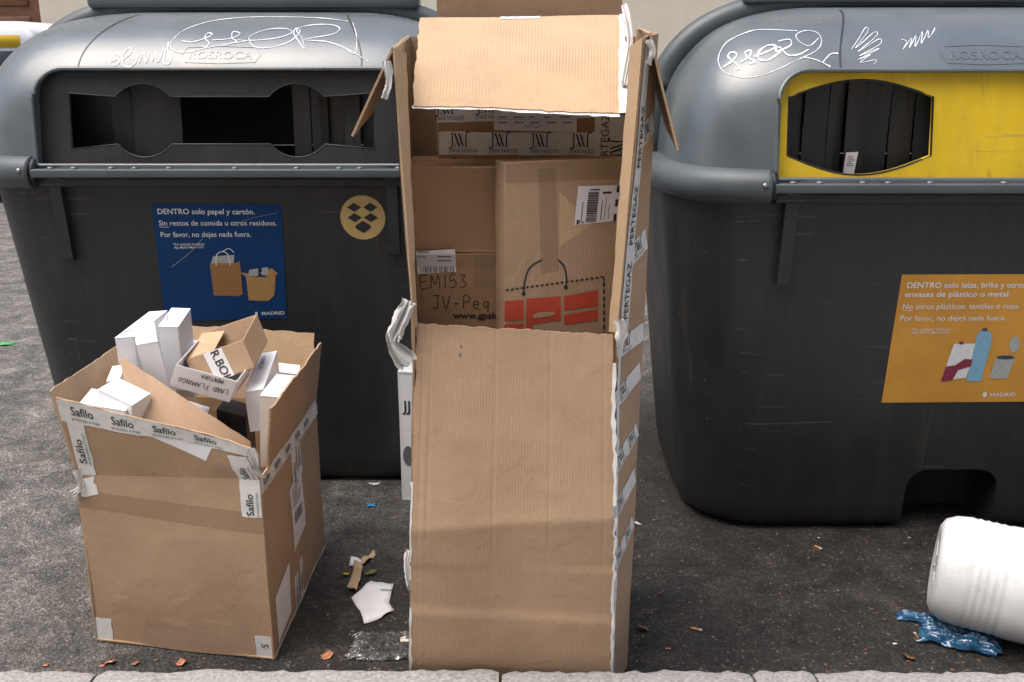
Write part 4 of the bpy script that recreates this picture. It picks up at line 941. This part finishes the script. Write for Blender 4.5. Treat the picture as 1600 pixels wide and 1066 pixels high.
    # torn tape hanging from the edges
    add(clump('torn_tape', [at(640, 470, 2.31), at(622, 510, 2.29), at(614, 540, 2.28), at(640, 572, 2.29)], .026, 'torn', root, 11)); add(clump('torn_tape', [at(640, 860, 2.29), at(636, 895, 2.28), at(646, 930, 2.285)], .012, 'torn', root, 12))
    add(clump('torn_tape', [at(604, 95, 2.30), at(607, 130, 2.295), at(600, 155, 2.30)], .012, 'torn', root, 13)); add(clump('torn_tape', [at(966, 500, 2.30), at(972, 522, 2.29), at(968, 548, 2.295)], .016, 'torn', root, 14))
    add(clump('torn_tape', [at(1013, 62, 2.31), at(1020, 80, 2.31), at(1012, 100, 2.31)], .010, 'torn', root, 15)); add(clump('torn_tape', [at(975, 5, 2.78), at(985, 60, 2.60), at(975, 130, 2.45)], .012, 'torn', root, 16))
    add(edges_tape(PF, fw, PF.W-.004, .0, PF.W-.002, PF.H*.55, .007, 84, jag=.006, h=.0012, side=-1)); add(edges_tape(PF, fw, PF.W-.003, PF.H*.58, PF.W-.004, PF.H*.93, .009, 86, jag=.007, h=.0012, side=-1)); add(edges_tape(PF, fw, -.001, .06, -.001, PF.H*.28, .006, 85, jag=.005, h=.0012, side=-1)); add(edges_tape(PF, fw, -.001, PF.H*.36, -.001, PF.H*.62, .005, 87, jag=.005, h=.0012, side=-1))
    ik = Ink(PF, .0015); ik.line([(.115, PF.H-.045), (.117, PF.H-.052)], .004, False); ik.line([(.115, PF.H-.065), (.113, PF.H-.072)], .005, False); ik.line([(.17, .46), (.171, .463)], .003, False); add(ik.build('puncture', 'greyink', fw))
    to_parent(parts, root)
tall()
def carton(name, label, a, b, depth, ztop, zbot=.012, mat='kraft_dark', seed=0, group=None, open_=False, yaw=None):
    """closed carton from its front bottom-left a and front-right b (plan points), going back by depth"""
    a, b = V((a[0], a[1], 0)), V((b[0], b[1], 0)); ex = b-a; ey = V((-ex.y, ex.x, 0)).normalized()*depth; c = a+(ex+ey)/2; Z = V((0, 0, 1))
    root = thing(name, label, 'carton', (c.x, c.y, zbot), group); o = a-c; r0 = V((0, 0, 0)); up = Z*(ztop-zbot)
    q = [o, o+ex, o+ex+ey, o+ey]; nm = ['front', 'right', 'back', 'left']; P = {}
    for i in range(4):
        s0, s1 = q[i], q[(i+1) % 4]; P[nm[i]] = Patch(s0, s1, s1+up, s0+up, .003, seed+i); P[nm[i]].obj = board(nm[i]+'_wall', P[nm[i]], mat, root, seed=seed+i, sides='', nu=8, nv=10)
    n = (ey.normalized()*.002)
    for k, (u0, u1) in enumerate(((0, .498), (.502, 1))):
        s = o+ey*u0+up; P['top%d' % k] = Patch(s, s+ex, s+ex+ey*(u1-u0), s+ey*(u1-u0), .003, seed+6+k); board('top_flap', P['top%d' % k], mat, root, seed=seed+6+k, nu=6, nv=4, jag=.002)
    board('bottom', Patch(o, o+ex, o+ex+ey, o+ey), mat, root, nu=4, nv=4, seed=seed+9)
    return root, P
def inner_cartons():
    # lower lettered carton
    r, P = carton('packed_carton', 'brown carton with a shipping label and hand lettering, inside the tall carton', (-.262, 2.50), (.02, 2.50), .30, 1.165, seed=41)
    F = P['front']; w = F.obj; px = lambda x, y: ((at(x, y, 2.50).x+.262), at(x, y, 2.50).z-.012)
    lab = sheet('label', F, [px(653, 428), px(713, 425), px(711, 389), px(650, 393)], 'label', w, .0015); ik = Ink(F, .0028); x0, y0 = px(657, 426)
    for k in range(22): ik.rect(x0+k*.0040, y0, x0+k*.0040+random.choice([.0012, .002, .0028]), y0+.016)
    x0, y0 = px(653, 402); ik.rect(x0, y0+.012, x0+.03, y0+.0145); ik.rect(x0, y0, x0+.02, y0+.002); ik.rect(x0+.05, y0, x0+.085, y0+.003); ik.rect(x0+.05, y0-.01, x0+.085, y0-.007); ik.build('print', 'greyink', lab)
    hw = Ink(F, .0015); x0, y0 = px(657, 451); hand(hw, 'EM153', x0, y0, .034, .0022, .03, 1.0); x0, y0 = px(676, 482); hand(hw, 'JV-Peq.', x0, y0, .034, .0022, .0, .95); hw.build('handwriting', 'ink', w)
    b = Ink(F, .0015); x0, y0 = px(708, 497); b.text('www.gpsbags.com', x0, y0, .022, bold=.03, width=.20); b.build('lettering', 'ink', w)
    x0, y0 = px(741, 452); sheet('clear_tape', F, [(x0, y0), (x0+.055, y0+.002), (x0+.05, F.H-.005), (x0, F.H-.005)], 'clear', w, .001, .002, curl=.003); sheet('clear_tape', F, [(.0, F.H-.035), (F.W, F.H-.035), (F.W, F.H-.002), (0, F.H-.002)], 'clear', w, .0016, .001, curl=.002)
    # plain carton on top
    r, P = carton('packed_carton', 'plain brown carton without print, on top of the hand-lettered carton', (-.268, 2.51), (.02, 2.51), .26, 1.385, 1.172, seed=51)
    # bag-printed carton, turned a little
    a, b = (at(789, 300, 2.40).x, 2.40), (at(979, 300, 2.50).x, 2.50)
    r, P = carton('printed_carton', 'brown carton with red block letters and a printed carrier bag, beside the plain carton', a, b, .075, 1.405, seed=61, mat='kraft')
    F = P['front']; w = F.obj; A_ = V((a[0], a[1], 0)); D_ = V((b[0]-a[0], b[1]-a[1], 0)).normalized()
    def px(x, y):
        Y = 2.45
        for _ in range(20):
            q = at(x, y, Y); t = (q.x-A_.x)/max(D_.x, .1); Y = A_.y+D_.y*t
        return (t, q.z-.012)
    red = Ink(F, .0012)
    red.poly([px(788, 471), px(818, 468), px(818, 500), px(788, 502)]); red.poly([px(788, 507), px(818, 505), px(818, 540), px(788, 540)])
    red.poly([px(822, 467), px(876, 463), px(876, 500), px(822, 508)]); red.poly([px(822, 508), px(832, 507), px(832, 540), px(822, 540)])
    red.poly([px(881, 463), px(934, 453), px(934, 478), px(881, 485)]); red.poly([px(881, 492), px(934, 483), px(934, 500), px(881, 507)])
    red.build('block_letters', 'red', w)
    tan = Ink(F, .0024); tan.poly([px(832, 492), px(842, 488), px(864, 487), px(868, 490), px(858, 494), px(832, 497)]); tan.build('letter_counter', 'kraft', w)
    bk = Ink(F, .0016); n = 19
    for k in range(n):
        t0, t1 = k/n, (k+.62)/n; P0 = lambda t, dy: px(790+t*148, 452-t*20+dy); bk.poly([P0(t0, 3), P0(t1, 3), P0(t1, 0), P0(t0, 0)])
    for k in range(8): bk.poly([px(942, 441+k*11+7), px(945, 441+k*11+7), px(945, 441+k*11), px(942, 441+k*11)])
    bk.line([px(938, 432), px(943, 434), px(944, 440)], .004)
    bk.line([px(818, 459), px(820, 438), px(828, 418), px(847, 406)], .0045); bk.line([px(872, 406), px(881, 416), px(885, 433), px(884, 449)], .0045); bk.disc(*px(818, 459), .0055); bk.disc(*px(884, 449), .0055); bk.build('bag_outline', 'ink', w)
    sheet('clear_tape', F, [px(845, 428), px(873, 424), px(868, 262), px(840, 264)], 'clear', w, .001, .002, curl=.002); sheet('clear_tape', F, [(.0, F.H-.05), (F.W, F.H-.05), (F.W, F.H-.001), (0, F.H-.001)], 'clear', w, .0016, .001, curl=.002)
    pt = sheet('torn_patch', F, [px(875, 385), px(905, 365), px(930, 350), px(873, 300)], 'kraft_in', w, .0008, .003)
    lab = sheet('label', F, [px(897, 352), px(972, 344), px(972, 289), px(903, 291)], 'label', w, .0018); ik = Ink(F, .003)
    def q(u, v): x0, y0 = px(897, 352); x1, y1 = px(972, 348); x2, y2 = px(903, 291); return (x0+(x1-x0)*u+(x2-x0)*v, y0+(y1-y0)*u+(y2-y0)*v)
    v = .06
    while v < .84: h = random.choice([.012, .02, .03]); ik.poly([q(.22, v), q(.44, v), q(.44, v+h), q(.22, v+h)]); v += h+random.choice([.012, .02])
    for u, v0, u1, v1 in ((.04, .02, .08, .14), (.80, .06, .86, .24), (.80, .44, .86, .62), (.80, .80, .86, .98), (.52, .78, .70, .83), (.25, .88, .45, .91), (.12, .1, .135, .6), (.52, .1, .535, .6), (.60, .1, .61, .7), (.68, .1, .69, .5)): ik.poly([q(u, v0), q(u1, v0), q(u1, v1), q(u, v1)])
    ik.text('2', *q(.18, .02), .018, R(80)); ik.build('print', 'ink', lab)
    # tall taped carton behind
    r, P = carton('taped_carton', 'brown carton wrapped in white printed tape and a delivery slip, behind the printed carton', (-.20, 2.70), (.315, 2.70), .14, 1.615, seed=71, mat='kraft_dark')
    F = P['front']; w = F.obj; T = dict(txt='JVZ', size=.034, gap=.108, small='JORGE VAZQUEZ', smallsize=.013)
    edges_tape(F, w, 0, 1.383, F.W, 1.380, .060, 1, start=.035, **T); edges_tape(F, w, 0, 1.466, F.W, 1.484, .060, 2, start=.0, **T); edges_tape(F, w, 0, 1.316, .05, 1.316, .055, 3, start=.0, **dict(T, gap=.06))
    edges_tape(F, w, .47, 1.15, .47, 1.60, .05, 4, 'PERTEGAZ', .03, .19, h=.003); edges_tape(F, w, .513, 1.15, .513, 1.60, .045, 5, h=.003, **T)
    lab = sheet('delivery_slip', F, [(.152, 1.448), (.372, 1.442), (.372, 1.520), (.152, 1.520)], 'label', w, .004); ik = Ink(F, .0055)
    for k in range(5): ik.rect(.162+k*.043, 1.466, .162+k*.043+.025, 1.469)
    for k in range(5): ik.rect(.162+k*.041, 1.480, .162+k*.041+random.uniform(.015, .03), 1.483)
    ik.rect(.262, 1.497, .335, 1.501); ik.rect(.158, 1.475, .366, 1.4755); ik.line([(.23, 1.453), (.236, 1.462), (.242, 1.453), (.25, 1.462), (.26, 1.454), (.28, 1.461)], .0014); ik.build('print', 'greyink', lab)
inner_cartons()
# white carton behind
r, P = carton('white_carton', 'white printed carton standing on the asphalt, half hidden behind the tall carton', (-.425, 3.53), (-.20, 3.50), .12, .52, .004, 'whitecard', 81)
F = P['front']; ik = Ink(F, .0015); ik.text('JJ', .012, .36, .06, bold=.01); ik.build('print', 'ink', F.obj); Ink(F, .0015).disc(.03, .18, .02, .04).build('emblem_print', 'greyink', F.obj)

# ------------------------------------------------------------------ white drum
def drum():
    D = V((math.cos(R(15)), -math.sin(R(15)), -.0)); r = thing('plastic_drum', 'white plastic drum lying on its side at the kerb', 'drum', (1.244, 2.665, .040)); r.rotation_euler = (0, R(4.2), R(-23)); r.scale = (.98, .98, .98)
    prof = [(.004, .02), (.004, .085), (.0, .10), (.0, .118), (.012, .138), (.04, .152), (.075, .157)]
    for k in range(5): x = .085+k*.022; prof += [(x, .1585), (x+.005, .1568), (x+.010, .1563), (x+.015, .1568), (x+.020, .1588)]
    prof += [(.22, .160), (.40, .161), (.47, .158), (.52, .14), (.55, .10), (.56, .055), (.60, .052)]
    vs, fs = [], []; n = 64
    for x, q in prof:
        for k in range(n):
            t = 6.28318*k/n; c, s = math.cos(t), math.sin(t); e = 1+.045*abs(math.sin(2*t))**1.5
            vs.append((x, q*e*c, .162+q*e*s))
    K = len(prof)
    for i in range(K-1):
        for k in range(n): fs.append((i*n+k, (i+1)*n+k, (i+1)*n+(k+1) % n, i*n+(k+1) % n))
    fs.append(tuple(range(n))); mesh('body', vs, fs, 'jug', r, True)
    for k in range(6):
        t = k*1.0472; bm = bmesh.new(); box_bm(bm, .0022, -.004, .03, .006, .004, .085); bmesh.ops.rotate(bm, cent=(0, 0, 0), matrix=Matrix.Rotation(t, 3, 'X'), verts=bm.verts[:]); bmesh.ops.translate(bm, vec=(0, 0, .162), verts=bm.verts[:]); from_bm('base_rib', bm, 'jug', r)
    c = tube('cap', [(.585, 0, .162), (.64, 0, .162)], .062, 'jug', r, 32)
    h = tube('handle', [(.36, -.03, .32), (.37, -.02, .35), (.42, 0, .36), (.47, 0, .35), (.49, 0, .31)], .013, 'jug', r, 12)
    lb = Patch((.30, -.165, .10), (.48, -.165, .10), (.48, -.165, .22), (.30, -.165, .22)); Ink(lb, .002).rect(.0, .05, .04, .075).build('label_print', 'ink', r)
drum()
def crumple(name, label, cat, c, rx, ry, h, mat, seed, n=40, rot=0, fold=9., group=None, z0=.002, soft=False):
    vs, fs = [], []; cr, sr = math.cos(rot), math.sin(rot)
    for j in range(n+1):
        for i in range(n+1):
            u, v = 2*i/n-1, 2*j/n-1; q = V((u*fold*.3+seed, v*fold*.3, seed)); e = 1-max(abs(u), abs(v))**4
            k = (.55+.5*NZ.noise(q*.6)+.35*abs(NZ.noise(V((q.x*.5, q.y*2.2, seed))))+.12*abs(NZ.noise(q*3))) if soft else abs(NZ.noise(q))+.55*abs(NZ.noise(q*2.3))+.3*abs(NZ.noise(q*5.1)); x = u*rx*(1+.22*NZ.noise(q*1.3))+NZ.noise(q*3)*rx*.06; y = v*ry*(1+.22*NZ.noise(q*1.1+V((4, 0, 0))))
            vs.append((x*cr-y*sr, x*sr+y*cr, z0+h*k*(.25+.75*e)))
    for j in range(n):
        for i in range(n): a = j*(n+1)+i; fs.append((a, a+1, a+n+2, a+n+1))
    o = mesh(name, vs, fs, mat, None, soft); o.location = (c[0], c[1], 0); return tag(o, label, cat, group)
crumple('plastic_bag', 'crumpled blue plastic bag under the white drum', 'plastic bag', gnd(1498, 1003), .105, .055, .060, 'bluebag', 3, 70, -.45, 12, soft=True)
crumple('plastic_bag_scrap', 'twisted blue plastic tail lying beside the cigarette ends', 'plastic scrap', gnd(1434, 970), .06, .018, .03, 'bluebag', 5, 30, -.3, 9, soft=True)
crumple('plastic_wrap', 'crumpled clear plastic wrap on the asphalt beside the tall carton', 'plastic wrap', gnd(615, 1012), .118, .068, .034, 'wrap', 8, 90, .0, 17)
def outline(px, py, pts):
    c = gnd(px, py); return [((gnd(x, y)-c).x, (gnd(x, y)-c).y) for x, y in pts]
def scrap(name, label, cat, px, py, pts, mat, rot=0, lift=.004, curl=.01, th=.0008, group=None, seed=0):
    """torn flat piece: outline in metres, gently curled, with thickness"""
    c = gnd(px, py); cr, sr = math.cos(rot), math.sin(rot); bm = bmesh.new()
    f = bm.faces.new([bm.verts.new((x*cr-y*sr, x*sr+y*cr, 0)) for x, y in pts]); bmesh.ops.triangulate(bm, faces=[f]); bmesh.ops.subdivide_edges(bm, edges=bm.edges[:], cuts=3, use_grid_fill=True)
    for v in bm.verts: v.co.z = lift+curl*(NZ.noise(V((v.co.x*22+seed, v.co.y*22, seed)))+.5)
    zmin = min(v.co.z for v in bm.verts)
    for v in bm.verts: v.co.z += .0015-zmin
    o = from_bm(name, bm, mat, None, True); md = o.modifiers.new('s', 'SOLIDIFY'); md.thickness = th; o.location = (c.x, c.y, 0)
    return tag(o, label, cat, group)
p = scrap('paper_sheet', 'torn white paper sheet with a printed corner, on the asphalt between the cartons', 'paper', 585, 945, outline(585, 945, [(549, 938), (580, 909), (589, 914), (615, 915), (608, 945), (616, 955), (595, 968), (569, 977), (563, 958)]), 'paper', 0, .004, .009, seed=4)
ik = Ink(Patch((0, 0, .0), (1, 0, .0), (1, 1, 0), (0, 1, 0)), .013); ik.text('TERIAL', .008, .062, .016, bold=.02); ik.build('print', 'navy', p)
kp = scrap('kraft_scrap', 'torn strip of brown paper lying by the white paper sheet', 'paper scrap', 558, 905, outline(558, 905, [(546, 925), (563, 930), (566, 895), (550, 886)]), 'kraft_in', -.1, .006, .03, seed=6)
scrap('kraft_scrap', 'narrow twisted brown paper strip behind the white paper sheet', 'paper scrap', 572, 873, outline(572, 873, [(553, 884), (571, 873), (587, 865), (588, 871), (575, 879), (560, 886)]), 'kraft_in', .2, .006, .02, seed=7)
scrap('tissue_scrap', 'small wad of white tissue on the brown paper strip', 'paper scrap', 556, 884, [(-.02, -.015), (.02, -.012), (.022, .014), (-.016, .018)], 'paper', 0, .02, .03, seed=8)
scrap('green_leaf', 'wilted green leaf beside the torn brown paper', 'leaf', 578, 898, [(-.02, -.012), (.01, -.016), (.026, .0), (.01, .014), (-.016, .012)], 'leafgreen', .3, .004, .02, seed=9)
scrap('yellow_scrap', 'small yellow scrap at the left of the torn brown paper', 'scrap', 541, 899, [(-.008, -.016), (.008, -.014), (.01, .014), (-.006, .012)], 'vanyellow', 0, .004, .012, seed=10)
scrap('white_scrap', 'small torn white scrap lying in front of the blue-stickered container', 'paper scrap', 584, 758, [(-.024, .012), (.026, .016), (.012, -.004), (.0, -.018), (-.006, .002)], 'paper', 0, .004, .012, seed=11)
scrap('paper_scrap', 'thin beige paper scrap beside the right edge of the tall carton', 'paper scrap', 995, 819, [(-.016, .008), (.0, .01), (.018, -.008), (.004, -.006)], 'ash', 0, .003, .008, seed=12)
scrap('green_scrap', 'bright green scrap far out on the grey carriageway', 'scrap', 4, 539, [(-.06, -.03), (.05, -.03), (.07, .03), (-.05, .03)], 'green', .2, .003, .01, seed=13)
def cross_bit():
    c = gnd(581, 791); bm = bmesh.new()
    for s in (1, -1):
        v = box_bm(bm, -.021, -.0045, .002, .021, .0045, .007 if s > 0 else .0075); bmesh.ops.rotate(bm, cent=(0, 0, 0), matrix=Matrix.Rotation(s*.62, 3, 'Z'), verts=v)
    bmesh.ops.bevel(bm, geom=bm.edges[:], offset=.0015, segments=2, affect='EDGES'); o = from_bm('plastic_clip', bm, 'bluebit', None, True); o.location = (c.x, c.y, 0); tag(o, 'tiny blue plastic cross lying on the asphalt near the left container', 'plastic clip')
cross_bit()
FO = 'scraps of copper foil along the kerb'
for k, (x, y, lb, s) in enumerate([(172, 1040, 'pale copper foil scrap at the foot of the low carton', 1.0), (212, 1041, 'square copper foil scrap by the kerb joint', .75), (283, 1041, 'triangular copper foil scrap under the low carton edge', .9), (511, 1029, 'crumpled copper foil scrap between the carton and the clear wrap', 1.1), (72, 1043, 'tiny copper foil scrap at the kerb, left of the low carton', .6), (160, 1044, 'copper foil shred touching the kerb stone', .5)]):
    a = k*1.3; scrap('foil_scrap', lb, 'foil scrap', x, y-3, [(-.014*s, -.01*s), (.012*s, -.012*s), (.017*s, .008*s), (.0, .015*s), (-.015*s, .009*s)], 'copper', a, .003, .018*s, group=FO, seed=20+k)
w = scrap('foil_scrap', 'white and copper foil scrap on top of the clear wrap', 'foil scrap', 634, 1010, [(-.014, -.012), (.010, -.014), (.018, .004), (.004, .015), (-.016, .008)], 'ash', 0, .02, .012, seed=31); w.location.z = .022
for k, (x, y, lb) in enumerate([(1005, 986, 'curled brown dry leaf to the right of the tall carton'), (1420, 1030, 'dark curled dry leaf at the kerb near the blue bag')]):
    scrap('dry_leaf', lb, 'leaf', x, y, [(-.018, -.008), (.0, -.018), (.018, -.004), (.012, .014), (-.01, .016)], 'leaf', k*1.9, .004, .028, seed=40+k)
scrap('pink_petal', 'small reddish petal on the asphalt beside the curled leaf', 'petal', 1043, 1015, [(-.009, -.004), (.008, -.008), (.010, .006), (-.004, .008)], 'pink', 0, .003, .012, seed=44)
def butt(px, py, rot, label, L=.026):
    c = gnd(px, py); r = thing('cigarette_end', label, 'cigarette end', (c.x, c.y, 0), 'cigarette ends on the asphalt'); r.rotation_euler = (0, 0, rot)
    tube('filter', [(-L/2, 0, .0042), (L*.25, 0, .0042)], .004, 'filter', r, 12); tube('burnt_end', [(L*.25, 0, .0041), (L/2, 0, .0038)], .0038, 'ash', r, 12, rads=[.0039, .0032])
butt(1088, 985, -.35, 'cigarette end lying alone on the asphalt between tall carton and drum', .034); butt(1278, 857, -.9, 'cigarette end in front of the yellow-panelled container', .030)
butt(1432, 995, 1.6, 'cigarette end beside the blue plastic tail', .03); butt(1441, 998, 1.4, 'cigarette end touching another, beside the blue bag', .032)


# crumbs of leaf, card and grit swept into the gutter and round the cartons
def litter():
    vs, fs, fm = [], [], []
    for i in range(620):
        if i < 330: x, y = random.uniform(-1.5, 1.7), 2.265+abs(random.gauss(0, .10))
        elif i < 480: x, y = random.gauss(-.42, .22), random.gauss(3.0, .35)
        else: x, y = random.gauss(.9, .45), random.gauss(2.9, .28)
        if y < 2.265: continue
        r = random.uniform(.002, .0055); a = random.random()*6.28; o = len(vs); n = random.choice([4, 5, 6])
        for k in range(n): t = a+6.283*k/n; q = r*random.uniform(.5, 1.3); vs.append((x+q*math.cos(t)*1.5, y+q*math.sin(t), .001+random.uniform(0, .003)))
        fs.append(tuple(range(o, o+n))); fm.append(random.choice([0, 0, 0, 2, 2, 2, 2, 1]) if i % 3 == 0 else random.choice([0, 2]))
    o = mesh('gutter_litter', vs, fs, 'leaf', None, False, None, ['leaf', 'ash', 'grit'], fm); tag(o, 'crumbs of leaf and card swept along the gutter', 'litter', kind='stuff')
litter()
